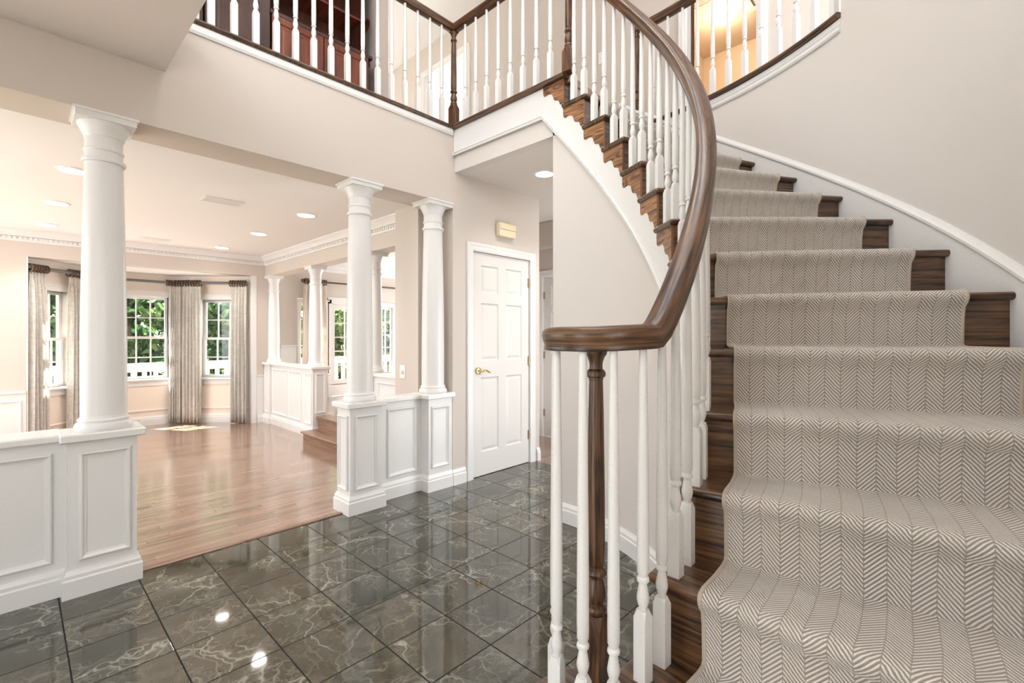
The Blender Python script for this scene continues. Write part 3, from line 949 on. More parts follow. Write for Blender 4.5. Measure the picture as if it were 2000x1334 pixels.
# ------------------------------------------------------------------ doors
def six_panel(t, fr, a0, a1, z0, z1, b0=-.012):
    """door leaf; front face at b0"""
    b = MB(fr); b.box(a0, a1, b0-.034, b0-.012, z0, z1)
    W = a1-a0; st = .105*W/.76; mid = .10*W/.76; c = (a0+a1)/2
    rails = [(0, .115), (.435*.97, .52), (.805, .86), (.945, 1)]
    H = z1-z0
    for r0, r1 in ((0, .105), (.44, .515), (.775, .822), (.945, 1)):
        b.box(a0+st, c-mid/2, b0-.013, b0, z0+H*r0, z0+H*r1); b.box(c+mid/2, a1-st, b0-.013, b0, z0+H*r0, z0+H*r1)
    b.box(a0, a0+st, b0-.013, b0, z0, z1); b.box(a1-st, a1, b0-.013, b0, z0, z1); b.box(c-mid/2, c+mid/2, b0-.013, b0, z0, z1)
    b.build('door_leaf', M['doorpaint'], t)
    for r0, r1 in ((.105, .44), (.515, .775), (.822, .945)):
        for x0, x1 in ((a0+st, c-mid/2), (c+mid/2, a1-st)):
            p = MB(fr)
            p.ring_frame(x0, x1, z0+H*r0, z0+H*r1, b0-.012, [(0, .012), (.010, .002), (.014, .001), (.040, .008)])
            i = .040
            p.add([(x0+i, b0-.004, z0+H*r0+i), (x1-i, b0-.004, z0+H*r0+i), (x1-i, b0-.004, z0+H*r1-i), (x0+i, b0-.004, z0+H*r1-i)], [(0, 1, 2, 3)])
            p.build('door_panel', M['doorpaint'], t)
CASING = [(0, 0), (0, .012), (.006, .018), (.022, .018), (.030, .014), (.060, .014), (.070, .010), (.075, .009), (.075, 0)]
def casing(t, fr, a0, a1, z1, w=.075):
    """door casing: mitred U around opening a0..a1, height z1"""
    b = MB(fr); pts = []; fs = []
    for o, d in CASING:
        i = w - o
        pts += [(a0-i, d, 0), (a0-i, d, z1+i), (a1+i, d, z1+i), (a1+i, d, 0)]
    for r in range(len(CASING)-1):
        for k in range(3):
            fs.append((r*4+k, r*4+k+1, r*4+5+k, r*4+4+k))
    b.add(pts, fs)
    b.box(a0-.02, a0, -.10, .002, 0, z1+.02); b.box(a1, a1+.02, -.10, .002, 0, z1+.02); b.box(a0-.02, a1+.02, -.10, .002, z1, z1+.02)
    b.build('door_frame', M['trim'], t)
def hinge(t, fr, a, z, mat='oldbrass', h=.09):
    b = MB(fr); b.box(a-.012, a+.012, -.014, -.009, z-h/2, z+h/2)
    O, ex, ey = fr; c = along(fr, a, -.006)
    b2 = MB(); b2.lathe([(.006, -h/2), (.006, h/2)], c[0], c[1], z, 10)
    n = len(b.v)
    b.v += b2.v; b.f += [tuple(n+k for k in f) for f in b2.f]; b.uv += b2.uv; b.mi += b2.mi
    b.build('hinge', M[mat], t)
t = thing('door_2', 'white six panel closet door with brass lever handle', 'door', (XW, 3.17, 0), kind=ST)
f = FX(XW)
casing(t, f, 2.79, 3.555, 2.025)
six_panel(t, f, 2.794, 3.551, .006, 2.02)
for z in (.28, 1.02, 1.80): hinge(t, f, 3.548, z)
b = MB(f)
def disc(b, fr, a, z, r, d0, d1, n=20):
    O, ex, ey = fr
    P = []
    for rr, d in ((r, d0), (r, d1-.003), (r*.85, d1), (.0005, d1)):
        P.append([(O[0]+ex[0]*(a+rr*math.cos(q))+ey[0]*d, O[1]+ex[1]*(a+rr*math.cos(q))+ey[1]*d, z+rr*math.sin(q)) for q in [2*PI*k/n for k in range(n)]])
    b.grid(P, None, closed_v=True)
hb = MB(); disc(hb, f, 2.865, .955, .032, -.012, .0)
disc(hb, f, 2.865, .955, .012, 0, .05)
hb2 = []
for k in range(9):
    u = k/8
    c = along(f, 2.86+.115*u, .045+.004*math.sin(u*6)); hb2.append((c[0], c[1], .955+.012*math.sin(u*5)-.004))
tube(hb, hb2, .008)
hb.build('lever_handle', M['brass'], t, smooth=True)

t = thing('door_3', 'white door at the end of the back hall, mostly hidden by the stair wall', 'door', (-3.55, 4.6, 0), kind=ST)
f = FY(4.6)
casing(t, f, -3.81, -2.99, 2.02)
six_panel(t, f, -3.805, -2.995, .006, 2.015)
for z in (.3, 1.03, 1.78): hinge(t, f, -3.803, z)

# side wall added out of view; its openings let daylight into the living room
wall_openings('wall_side', ((0, -1.15, 0), (1, 0, 0), (0, 1, 0)), XF, -3.42, 0, ZC, [(-7.2, -5.6, .35, 2.25), (-5.3, -3.65, .35, 2.25)], .12, 'wall', 'added side wall of the living room, its two tall openings letting in daylight')
# ------------------------------------------------------------------ downlights and vents
def downlight(label, x, y, z, r=.075, power=24., warm=(1, .93, .85), group='ceiling downlights'):
    t = thing('ceiling_downlight', label, 'ceiling light', (x, y, z), group)
    b = MB(); b.lathe([(r*1.0, -.0005), (r*1.22, -.0005), (r*1.22, -.004), (r*1.02, -.009), (r*.98, -.004)], x, y, z, 28)
    b.f = [g for g in b.f if len(g) == 4]; b.uv = b.uv[:len(b.f)]; b.mi = b.mi[:len(b.f)]
    b.build('trim_ring', M['plate'], t, smooth=True)
    b = MB(); b.lathe([(r*.2, -.0045), (r*1.0, -.0035), (r*1.0, -.001)], x, y, z, 28); b.build('lens', M['lens'], t)
    L = bpy.data.lights.new('bulb', 'SPOT'); L.energy = power; L.color = warm; L.spot_size = math.radians(125); L.spot_blend = .7; L.shadow_soft_size = r*.8 if z < 5 else .3
    o = bpy.data.objects.new('bulb', L); C.objects.link(o); o.parent = t; o.location = (0, 0, -.03)
    return t
for x, y, lab in ((-4.50, .278, 'round downlight nearest the large left column, at its left'), (-5.70, .25, 'round downlight second from the left column toward the bay'),
                  (-6.88, .225, 'round downlight nearest the left end of the bay wall'), (-4.54, 1.923, 'round downlight just left of the middle column'),
                  (-5.755, 1.905, 'round downlight between the middle column and the bay'), (-7.016, 1.873, 'round downlight nearest the right end of the bay wall')):
    downlight(lab, x, y, ZC)
downlight('round downlight in the hall ceiling beside the curved stair wall', -2.58, 3.13, 2.665, power=8.)
wall_openings('wall_front', ((0, -1.7, 0), (1, 0, 0), (0, 1, 0)), XW, 2.6, 0, 2.7, [(-1.4, -.6, .0, 2.1)], .12, 'wall', 'added front wall behind the camera, its opening sized to limit the light')  # unseen wall added to cut the low light from behind the camera
wall_openings('wall_entry', ((1.3, 0, 0), (0, 1, 0), (-1, 0, 0)), -1.7, .62, 0, 2.7, [(-1.1, .1, .9, 2.1)], .12, 'wall', 'added entry side wall right of the camera, its opening sized to limit the light')  # unseen wall added to block part of the light from the right
b = MB(); b.box(.36, 1.42, .54, .64, 0, 5.5)  # unseen return wall, added with the side wall to hold back light
tag(b.build('wall_entry', M['stairwall']), 'short wall added to close off side light at the foot of the curved stairs', 'wall', kind=ST)
for x, y in ((-2.3, 1.0), (-1.2, 1.0), (-2.3, 2.1), (-1.2, 2.1)):  # unseen lamps added to light the stairwell from above
    downlight('added unseen downlight in the high upper ceiling above the %s %s of the stairwell' % ('front' if y < 1.5 else 'back', 'left' if x < -2 else 'right'), x, y, 5.5, .09, 30., (1, .97, .94))
downlight('added downlight hidden behind the curved stair wall to brighten the back hall', -2.5, 4.05, 2.665, power=20.)  # extra lamp kept out of view, added to brighten the hall door
def vent(label, x0, x1, y0, y1, z, n=8):
    t = thing('ceiling_vent', label, 'air vent', ((x0+x1)/2, (y0+y1)/2, z))
    b = MB(); b.box(x0, x1, y0, y0+.02, z-.008, z-.0005); b.box(x0, x1, y1-.02, y1, z-.008, z-.0005); b.box(x0, x0+.02, y0+.02, y1-.02, z-.008, z-.0005); b.box(x1-.02, x1, y0+.02, y1-.02, z-.008, z-.0005)
    b.build('vent_frame', M['grille'], t)
    b = MB()
    for k in range(n):
        q = x0+.02 + (x1-x0-.04)*(k+.5)/n
        b.box(q-.006, q+.004, y0+.02, y1-.02, z-.006, z-.002)
    b.build('vent_slats', M['grille'], t)
vent('white ceiling vent between the left and middle columns', -4.68, -4.50, 1.08, 1.38, ZC)
vent('white ceiling vent near the bay beside the left column', -7.05, -6.90, 1.0, 1.3, ZC)

# ------------------------------------------------------------------ STAIRCASE
def tread_mesh(b, S, r0, r1, t=.029, over=.028):
    """one tread: rounded nosing and rounded inner return end"""
    z = RHO*S; hn = t/2
    t0, t1 = th(S), th(S+1)
    rs = [r0 + hn*(1-math.cos(a)) for a in (0, .5, .95, 1.35)] + [r0 + .03 + (r1-r0-.03)*k/7 for k in range(8)]
    sc = [.05, math.sin(.5), math.sin(.95), math.sin(1.35)] + [1]*8
    P = []; UV = []
    for r, q in zip(rs, sc):
        prof = []
        zc = z - hn
        back = (t1-t0)*r + over + .004
        prof.append((back, zc - hn*q)); prof.append((over*.8, zc - hn*q))
        for k in range(7):
            a = -PI/2 - PI*k/6
            prof.append((hn - hn*q + hn*q*0 + hn*(1 + q*math.cos(a)) - hn*(1-q) if False else hn + hn*q*math.cos(a), zc + hn*q*math.sin(a)))
        prof.append((over*.8, zc + hn*q)); prof.append((back, zc + hn*q))
        row = []; u = []
        for s_, zz in prof:
            row.append(pol(r, t0 + s_/r, zz)); u.append((r + S*3.1, s_ + zz*.7))
        u.append(u[0])
        P.append(row); UV.append(u)
    b.grid(P, UV, closed_v=True, flip=False)
    n = len(P[0])
    b.add(P[-1], [tuple(range(n))], raw=True)

stair = thing('staircase', 'curved oak staircase with dark treads and white stringer', 'staircase', (cx+RI, cy, 0))
RS = 1.345          # stringer / riser inner radius
for S in range(2, 15):
    b = MB(); tread_mesh(b, S, RI, RO-.002); b.build('tread', M['oak'], stair, smooth=True)
# first step with rounded curtail end around the newel
VX, VY = -.73, 1.11
def curtail(grow):
    t1 = th(2)
    P = [pol(RO-.004, t1 + .03/RO, 0)[:2], pol(1.36, t1 + .03/1.36, 0)[:2]]
    for k in range(15):
        a = math.radians(75 + k*(285-75)/14)
        P.append((VX + (.19+grow)*math.cos(a), VY + (.19+grow)*math.sin(a)))
    t0 = th(1)
    for r in (1.5, 1.8, 2.1, RO-.004):
        P.append(pol(r, t0 - (grow-.028)/r, 0)[:2])
    return P
b = MB(); b.prism(curtail(.0), 0, RHO-.029); b.build('riser', M['oak'], stair)
b = MB(); b.prism(curtail(.028), RHO-.029, RHO); o = b.build('tread', M['oak'], stair)
md = o.modifiers.new('round', 'BEVEL'); md.width = .012; md.segments = 3; md.limit_method = 'ANGLE'
for S in range(2, 16):
    b = MB(); z0, z1 = RHO*(S-1), RHO*S - .0295
    if S == 15: z1 = Z2 - .03
    P = []; UV = []
    for k in range(6):
        r = RS + (RO-.004-RS)*k/5
        a0 = th(S) + .028/r; a1 = th(S) + .046/r
        row = [pol(r, a0, z0), pol(r, a0, z1), pol(r, a1, z1), pol(r, a1, z0)]
        P.append(row); UV.append([(r+S*2.7, 0), (r+S*2.7, z1-z0), (r+S*2.7, z1-z0+.02), (r+S*2.7, -.02), (r+S*2.7, 0)])
    b.grid(P, UV, closed_v=True)
    b.add(P[0], [(0, 1, 2, 3)], raw=True); b.add(P[-1], [(3, 2, 1, 0)], raw=True)
    b.build('riser', M['oak'], stair)
# brackets on the open (inner) side
def smooth_poly(pts, n=5):
    out = []
    m = len(pts)
    for i in range(m-1):
        p0_, p1_, p2_, p3_ = pts[max(i-1, 0)], pts[i], pts[i+1], pts[min(i+2, m-1)]
        for k in range(n):
            t_ = k/n
            out.append(tuple(.5*((2*b_) + (-a_+c_)*t_ + (2*a_-5*b_+4*c_-d_)*t_*t_ + (-a_+3*b_-3*c_+d_)*t_**3) for a_, b_, c_, d_ in zip(p0_, p1_, p2_, p3_)))
    out.append(pts[-1])
    return out
def surf_pt(s, z, r):
    """point on the stringer surface: s = arc length uphill from the landing nosing angle (negative = downhill)"""
    a = TH15 + s/RS
    if a <= PI/2:
        return pol(r, a, z)
    e = (a - PI/2)*RS
    return (cx - e, cy + r, z)
W1 = D*RS
SCALL = [(.030, -.190), (.056, -.197), (.065, -.180), (.073, -.164), (.092, -.157), (.109, -.150), (.118, -.132), (.126, -.110), (.142, -.098), (.166, -.094), (.188, -.098), (.203, -.092), (.208, -.070), (.208, -.034)]
for S in range(3, 16):
    ctrl = smooth_poly(SCALL, 4)
    top = [(W1+.030, -.029), (.030, -.029)]
    outline = ctrl + top
    s0 = (th(S)-TH15)*RS
    b = MB(); n = len(outline)
    zz = RHO*S if S < 15 else Z2
    front = [surf_pt(s0+q[0], zz+q[1], RS-.013) for q in outline]
    backp = [surf_pt(s0+q[0], zz+q[1], RS+.004) for q in outline]
    uvf = [(q[0]*1.0 + S*1.7, q[1]) for q in outline]
    b.add(front+backp, [tuple(range(n-1, -1, -1))] + [(k, (k+1) % n, n+(k+1) % n, n+k) for k in range(n)], [uvf[::-1]] + [[uvf[k]]*4 for k in range(n)], raw=True)
    b.build('bracket', M['oakbracket'], stair)
# white stringer board and its lower moulding
DROP = .50
b = MB(); P = []
sA, sB = (th(2.9)-TH15)*RS, 1.23
n = 160
low = lambda s: max(0.0, min(2.80, RHO*(15 + s/W1) - DROP))
top_ = lambda s: min(Z2-.031, RHO*(14 + s/W1) - .03)
for k in range(n+1):
    s = sA + (sB-sA)*k/n
    l_, t_ = low(s), max(top_(s), low(s)+.02)
    P.append([surf_pt(s, l_, RS-.010), surf_pt(s, (l_+t_)/2, RS-.010), surf_pt(s, t_, RS-.010), surf_pt(s, t_, RS+.004), surf_pt(s, l_, RS+.004)])
b.grid(P, None, closed_v=True)
b.build('stringer', M['trim'], stair, smooth=True)
b = MB(); path = []
prof = [(-.004, 0), (.016, 0), (.018, .008), (.012, .014), (.020, .022), (.014, .032), (-.004, .034)]
P = []
for k in range(n+1):
    s = sA + .05 + (sB-sA-.05)*k/n
    P.append([surf_pt(s, max(low(s), .0)+q, RS-.010-d) for d, q in prof])
b.grid(P, None, closed_v=True, flip=True)
b.build('stringer_molding', M['trim'], stair, smooth=True)
# skirt on the outer wall
b = MB(); P = []; Q = []
for k in range(71):
    a = th(.6) + (th(15)+.10 - th(.6))*k/70
    z = RHO*Sf(a-.02) 
    P.append([pol(RO+.006, a, max(0, z-.32)), pol(RO-.010, a, max(0, z-.32)), pol(RO-.010, a, z+.085), pol(RO+.006, a, z+.085)])
    zt = z+.085
    Q.append([pol(RO+.006, a, zt-.008), pol(RO-.012, a, zt-.008), pol(RO-.020, a, zt+.004), pol(RO-.020, a, zt+.016), pol(RO-.010, a, zt+.026), pol(RO-.006, a, zt+.040), pol(RO+.006, a, zt+.042)])
b.grid(P, None, closed_v=True, flip=True); b.build('wall_skirt', M['trim'], stair, smooth=True)
b = MB(); b.grid(Q, None, closed_v=True, flip=True); b.build('skirt_molding', M['trim'], stair, smooth=True)

# wall under the stair
b = MB(); P = []
for k in range(61):
    s = (th(2.55)-TH15)*RS + (.13 - (th(2.55)-TH15)*RS)*k/60
    zt = min(2.98, max(.05, RHO*(15 + s/W1) - RHO - .05))
    P.append([surf_pt(s, 0, RS), surf_pt(s, zt, RS), surf_pt(s, zt, RS+.10), surf_pt(s, 0, RS+.10)])
b.grid(P, None, closed_v=True, flip=True)
b.add(P[0], [(0, 1, 2, 3)], raw=True); b.add(P[-1], [(3, 2, 1, 0)], raw=True)
tag(b.build('wall_stair', M['stairwall'], smooth=True), 'curved pale wall under the open side of the stairs', 'wall', kind=ST)
b = MB(); P = []
for k in range(61):
    s = (th(3.2)-TH15)*RS + (.13 - (th(3.2)-TH15)*RS)*k/60
    P.append([surf_pt(s, z*1.0, RS-d) for d, z in BASE])
b.grid(P, None, closed_v=True)
b.add(P[-1], [tuple(range(len(BASE)))], raw=True)
tag(b.build('baseboard_stair', M['trim'], smooth=True, autosharp=20), 'white baseboard at the foot of the curved stair wall', 'baseboard', kind=ST)

# outer curved wall: full height right part, to the upper floor on the left part
A_END = math.radians(52.0)
b = MB(); P = []
for k in range(41):
    a = math.radians(-17) + (A_END - math.radians(-17))*k/40
    P.append([pol(RO, a, 0), pol(RO, a, 5.5), pol(RO+.12, a, 5.5), pol(RO+.12, a, 0)])
b.grid(P, None, closed_v=True)
b.add(P[-1], [(0, 1, 2, 3)], raw=True)
tag(b.build('wall_right', M['stairwall'], smooth=True), 'tall curved wall on the right of the stairs', 'wall', kind=ST)
b = MB(); P = []
A_TOP = math.radians(92)
for k in range(31):
    a = A_END + (A_TOP - A_END)*k/30
    P.append([pol(RO, a, 1.6), pol(RO, a, Z2-.03), pol(RO+.12, a, Z2-.03), pol(RO+.12, a, 1.6)])
b.grid(P, None, closed_v=True); b.add(P[-1], [(0, 1, 2, 3)], raw=True)
tag(b.build('wall_right', M['stairwall'], smooth=True), 'curved wall below the upper guard rail', 'wall', kind=ST)
b = MB(); P = []
for k in range(31):
    a = A_END + (A_TOP - A_END)*k/30
    P.append([pol(RO-d, a, Z2+z) for d, z in ((0, -.108), (.010, -.108), (.016, -.098), (.016, -.088), (.010, -.078), (.016, -.068), (.008, -.062), (.008, -.035), (0, -.035))])
b.grid(P, None, closed_v=True); b.add(P[0], [tuple(range(8, -1, -1))], raw=True)
tag(b.build('trim_11', M['trim'], smooth=True, autosharp=25), 'white curved fascia molding below the upper guard rail', 'trim', kind=ST)
b = MB(); P = []
hn = .015
for k in range(31):
    a = A_END + (A_TOP - A_END)*k/30
    P.append([pol(RO+.10, a, Z2-.03), pol(RO-.02, a, Z2-.03)] + [pol(RO-.02-hn*math.sin(q), a, Z2-.015-hn*math.cos(q)) for q in (.5, 1.0, 1.57, 2.1, 2.6)] + [pol(RO-.02, a, Z2), pol(RO+.10, a, Z2)])
UVq = [[(k*.035*2, j*.012) for j in range(10)] for k in range(31)]
b.grid(P, UVq, closed_v=True); b.add(P[0], [tuple(range(8, -1, -1))], raw=True)
tag(b.build('trim_12', M['oak'], smooth=True), 'dark oak nosing along the curved upper guard', 'trim', kind=ST)

# ------------------------------------------------------------------ runner
R0, R1 = 1.470, 2.245
def runner_profile(r, off):
    """(angle, z, v) along the path for radius r; off = height above the boards"""
    out = []
    for S in range(1, 15):
        z = RHO*S; t0 = th(S)
        o = off
        pr = [(.027-o, -RHO+.012+o), (.026-o, -.15), (.024-o, -.09), (.018-o, -.05), (.006-o, -.034-o*.3), (-.002-o*.9, -.024), (-.003-o, -.012), (.000-o*.7, -.003+o*.6), (.010, o), (.035, o+.001), (.10, o), (W1*r/RS-.02, o), (W1*r/RS+.020-o, o+.003)]
        for s_, dz in pr:
            out.append((t0 + s_/r, z+dz))
    t0 = th(15)
    for s_, dz in [(.027-off, -RHO+.012+off), (.026-off, -.12), (.022-off, -.04), (.02-off, -.032)]:
        out.append((t0 + s_/r, Z2+dz))
    return out
runner = thing('stair_runner', 'taupe and cream herringbone carpet runner down the curved stairs', 'stair runner', pol(1.86, th(2), RHO*2))
b = MB(); ncol = 12
rs = [R0 + (R1-R0)*k/ncol for k in range(ncol+1)]
mid = runner_profile(1.858, .009)
V = [0]
for i in range(1, len(mid)):
    V.append(V[-1] + math.hypot((mid[i][0]-mid[i-1][0])*1.858, mid[i][1]-mid[i-1][1]))
cols = []
for r in rs:
    cols.append([pol(r, a, z) for a, z in runner_profile(r, .009)])
P = [[cols[j][i] for j in range(len(rs))] for i in range(len(mid))]
UV = [[(rs[j]-R0, V[i]) for j in range(len(rs))] for i in range(len(mid))]
b.grid(P, UV, flip=True)
for r, sg in ((R0, 1), (R1, -1)):
    A_ = [pol(r, a, z) for a, z in runner_profile(r, .009)]
    B_ = [pol(r, a, z) for a, z in runner_profile(r, .0)]
    b.grid([[A_[i], B_[i]] for i in range(len(A_))], [[(.01, V[i]), (.011, V[i])] for i in range(len(A_))], flip=(sg < 0))
o = b.build('carpet', M['carpet'], runner, smooth=True, autosharp=75)
for r in (R0, R1):
    b = MB(); path = [Vector(pol(r, a, z)) for a, z in runner_profile(r, .0075)]
    q = [path[0]]
    for p in path[1:]:
        if (p - q[-1]).length > .004: q.append(p)
    rad = Vector((1, 0, 0))
    P = []
    for i, p in enumerate(q):
        t_ = (q[min(i+1, len(q)-1)] - q[max(i-1, 0)]).normalized()
        sd = Vector((p.x-cx, p.y-cy, 0)).normalized()
        u2 = sd.cross(t_).normalized()
        P.append([tuple(p + sd*.0065*math.cos(w) + u2*.0055*math.sin(w)) for w in [2*PI*k/8 for k in range(8)]])
    b.grid(P, None, closed_v=True); b.build('edge_binding', M['binding'], runner, smooth=True)

# ------------------------------------------------------------------ balustrades
RAILP = [(-.025, -.031), (.025, -.031), (.0275, -.029), (.0285, -.024), (.0275, -.0195), (.0255, -.018), (.0255, -.0165), (.028, -.015), (.0285, -.012), (.031, -.006), (.0335, .002), (.0345, .010), (.033, .019), (.027, .026), (.014, .0305), (0, .0315),
         (-.014, .0305), (-.027, .026), (-.033, .019), (-.0345, .010), (-.0335, .002), (-.031, -.006), (-.0285, -.012), (-.028, -.015), (-.0255, -.0165), (-.0255, -.018), (-.0275, -.0195), (-.0285, -.024), (-.0275, -.029)]
def baluster_mesh(h, block=.20, a=.017):
    """turned baluster standing on z=0"""
    b = MB()
    c = .010
    def sq(s, z, ch): 
        k = s*ch
        return [(s-k, -s, z), (s, -s+k, z), (s, s-k, z), (s-k, s, z), (-s+k, s, z), (-s, s-k, z), (-s, -s+k, z), (-s+k, -s, z)]
    rg = [sq(a, 0, .04), sq(a, block-.018, .04), sq(a*.80, block, .5)]
    pts = [p for r in rg for p in r]
    fs = [tuple(range(7, -1, -1)), tuple(range(16, 24))]
    for r in range(2):
        for k in range(8):
            fs.append((r*8+k, r*8+(k+1) % 8, r*8+8+(k+1) % 8, r*8+8+k))
    b.add(pts, fs)
    B = block
    pr = [(.0095, B-.004), (.0095, B+.004), (.0125, B+.012), (.0155, B+.024), (.0158, B+.032), (.0135, B+.046), (.0105, B+.062), (.0100, B+.068), (.0150, B+.071), (.0160, B+.076), (.0150, B+.081), (.0125, B+.084), (.0125, B+.089), (.0150, B+.094)]
    hs = h - (B+.094)
    pr += [(.0155, B+.094+hs*.06), (.0150, B+.094+hs*.25), (.0130, B+.094+hs*.6), (.0105, B+.094+hs*.92), (.0098, h)]
    b.lathe(pr, 0, 0, 0, 14)
    return b
def bal_part(mesh_obj_cache, key, h, block, parent, pos, rot=0.0):
    """first one builds the mesh, the rest are copies"""
    if key not in mesh_obj_cache:
        o = baluster_mesh(h, block).build('baluster', M['trim'], None, loc=(0, 0, 0), smooth=True, autosharp=30)
        mesh_obj_cache[key] = o
    else:
        o = mesh_obj_cache[key].copy(); C.objects.link(o)
    o.parent = parent
    o.location = Vector(pos) - parent_world(parent)
    o.rotation_euler = (0, 0, rot)
    return o
def newel(parent, x, y, z0, h, block, a=.034, mat='oakrail', cap=True):
    b = MB()
    def sq(s, z, ch):
        k = s*ch
        return [(x+s-k, y-s, z), (x+s, y-s+k, z), (x+s, y+s-k, z), (x+s-k, y+s, z), (x-s+k, y+s, z), (x-s, y+s-k, z), (x-s, y-s+k, z), (x-s+k, y-s, z)]
    rg = [sq(a, z0, .05), sq(a, z0+block-.03, .05), sq(a*.80, z0+block, .5)]
    pts = [p for r in rg for p in r]
    fs = [tuple(range(7, -1, -1)), tuple(range(16, 24))]
    for r in range(2):
        for k in range(8):
            fs.append((r*8+k, r*8+(k+1) % 8, r*8+8+(k+1) % 8, r*8+8+k))
    uvs = [None, None] + [[(pts[f_[i]][2], (k % 8)*.03 + (.03 if i in (1, 2) else 0)) for i in range(4)] for k, f_ in enumerate(fs[2:])]
    b.add(pts, fs, uvs)
    B = block
    pr = [(.024, B-.004), (.028, B+.004), (.030, B+.012), (.027, B+.020), (.021, B+.024), (.021, B+.028), (.0255, B+.034), (.029, B+.050), (.0275, B+.064), (.022, B+.086), (.019, B+.094),
          (.019, B+.098), (.027, B+.104), (.030, B+.112), (.027, B+.120), (.021, B+.125), (.021, B+.130), (.0245, B+.136)]
    top = h
    hs = top - .088 - (B+.136)
    pr += [(.0250, B+.136+hs*.1), (.0245, B+.136+hs*.35), (.0215, B+.136+hs*.8), (.0190, top-.088), (.0205, top-.086), (.0205, top-.082), (.026, top-.078), (.027, top-.070), (.024, top-.062), (.0185, top-.058), (.0175, top-.050), (.019, top-.038), (.024, top-.024), (.029, top-.018), (.031, top-.010), (.030, top)]
    b.lathe(pr, x, y, z0, 22)
    return b.build('newel_post', M[mat], parent, smooth=True, autosharp=30)

sb = thing('stair_balustrade', 'curved stair balustrade with oak handrail ending in a volute and white balusters', 'balustrade', (VX, VY, RHO))
RBF = lambda a: 1.384 - .034*max(0., min(1., math.degrees(a)/60.))
ZV = 1.262
def railz(a):
    zl = RHO*Sf(a) + .745
    k = 60.
    x = k*(zl-ZV)
    return ZV + (x if x > 30 else math.log1p(math.exp(x)))/k
path = []
for k in range(80):
    a = th(15)+.02 + (math.radians(-5) - th(15) - .02)*k/79
    path.append(pol(RBF(a), a, railz(a)))
zend = path[-1][2]
# volute spiral
SP = [(2, .1635), (-12, .160), (-40, .149), (-75, .138), (-114, .124), (-150, .110), (-200, .092), (-260, .070), (-320, .05), (-380, .034)]
def spr(d):
    for (d0, r0), (d1, r1) in zip(SP, SP[1:]):
        if d1 <= d <= d0:
            u = (d0-d)/(d0-d1); return r0 + (r1-r0)*u
    return SP[-1][1]
for k in range(1, 66):
    d = 2 - 382*k/65
    z = ZV + (zend-ZV)*max(0, 1-k/10)
    path.append((VX + spr(d)*math.cos(math.radians(d)), VY + spr(d)*math.sin(math.radians(d)), z))
b = MB(); b.sweep(path, RAILP)
b.lathe([(.05, -.030), (.062, -.030), (.066, -.02), (.066, .012), (.058, .026), (.03, .031), (.001, .031)], VX, VY, ZV, 28)
b.build('handrail', M['oakrail'], sb, smooth=True, autosharp=40)
newel(sb, VX, VY, RHO, ZV-.030-RHO+.004, .30)
cache = {}
# stair balusters: two to each tread
for S in range(2, 15):
    for j, da in enumerate((.030, .030 + D*.5)):
        a = th(S) + da
        if S == 2:
            a = math.radians(-6.5 if j == 0 else -2.8)
        z = RHO*S
        top = railz(a) - .022
        key = (round(top - z, 2), j)
        bal_part(cache, key, round(top - z, 2), .178, sb, pol(RBF(a)-.002, a, z), a)
for d in (-40, -70, -112, -146):
    r = spr(d)
    bal_part(cache, ('v',), ZV-.026-RHO, .215, sb, (VX + r*math.cos(math.radians(d)), VY + r*math.sin(math.radians(d)), RHO), .2)
NX, NY = cx + .03, cy + RI + .03
newel(sb, NX, NY, Z2, .86, .17)

# balcony balustrade (two straight runs meeting at the corner newel)
bb = thing('balcony_balustrade', 'white baluster railing with oak handrail around the upper balcony corner', 'balustrade', (-3.13, 2.575, Z2))
CXN, CYN = -3.135, 2.585
b = MB()
b.sweep([(CXN, -1.2, 3.898), (CXN, CYN+.033, 3.898)], RAILP); b.sweep([(CXN-.033, CYN, 3.898), (NX+.03, CYN, 3.898)], RAILP)
b.build('handrail', M['oakrail'], bb, smooth=True, autosharp=40)
newel(bb, CXN, CYN, Z2, .815, .19)
for k in range(17):
    y = 2.434 + .02 - .1196*k
    if y < .5: continue
    bal_part(cache, 'balc', 3.898-.022-Z2, .215, bb, (CXN, y, Z2))
for k in range(8):
    bal_part(cache, 'balc', 3.898-.022-Z2, .215, bb, (-2.985+.1296*k, CYN, Z2))
# curved guard
gb = thing('landing_balustrade', 'curved white baluster guard on the upper landing above the tall right wall', 'balustrade', pol(RO+.03, 1.2, Z2))
RG = RO + .025
AN = math.radians(91.2)
b = MB(); b.sweep([pol(RG, AN + (A_END-AN)*k/30, 3.898) for k in range(31)], RAILP); b.build('handrail', M['oakrail'], gb, smooth=True, autosharp=40)
gx, gy, _ = pol(RG, AN, 0)
newel(gb, gx, gy, Z2, .846, .19)
for k in range(13):
    a = math.radians(53.7 + 3.08*k)
    if a > AN - .03: break
    bal_part(cache, 'balc', 3.898-.022-Z2, .215, gb, pol(RG, a, Z2), a)

# ------------------------------------------------------------------ balcony nosings, fascia
def nosing_profile(d=.02):
    hn = .015
    return [(-.10, -.03), (d, -.03)] + [(d + hn*math.sin(q), -.015 - hn*math.cos(q)) for q in (.5, 1.0, 1.57, 2.1, 2.6)] + [(d, 0), (-.10, 0)]
b = MB(FX(XW)); b.extrude([(p, Z2+q) for p, q in nosing_profile(.012)], -1.3, 2.56-.012, m1=-1)
b2 = MB(FY(2.56)); b2.extrude([(p, Z2+q) for p, q in nosing_profile(.012)], XW+.012, -1.93, m0=1)
n = len(b.v); b.v += b2.v; b.f += [tuple(n+k for k in f_) for f_ in b2.f]; b.uv += b2.uv; b.mi += b2.mi
tag(b.build('trim_13', M['oak'], smooth=True), 'oak nosing along the balcony edge', 'trim', kind=ST)
FAS = [(0, -.085), (.008, -.085), (.014, -.070), (.014, -.040), (.008, -.03), (0, -.03)]
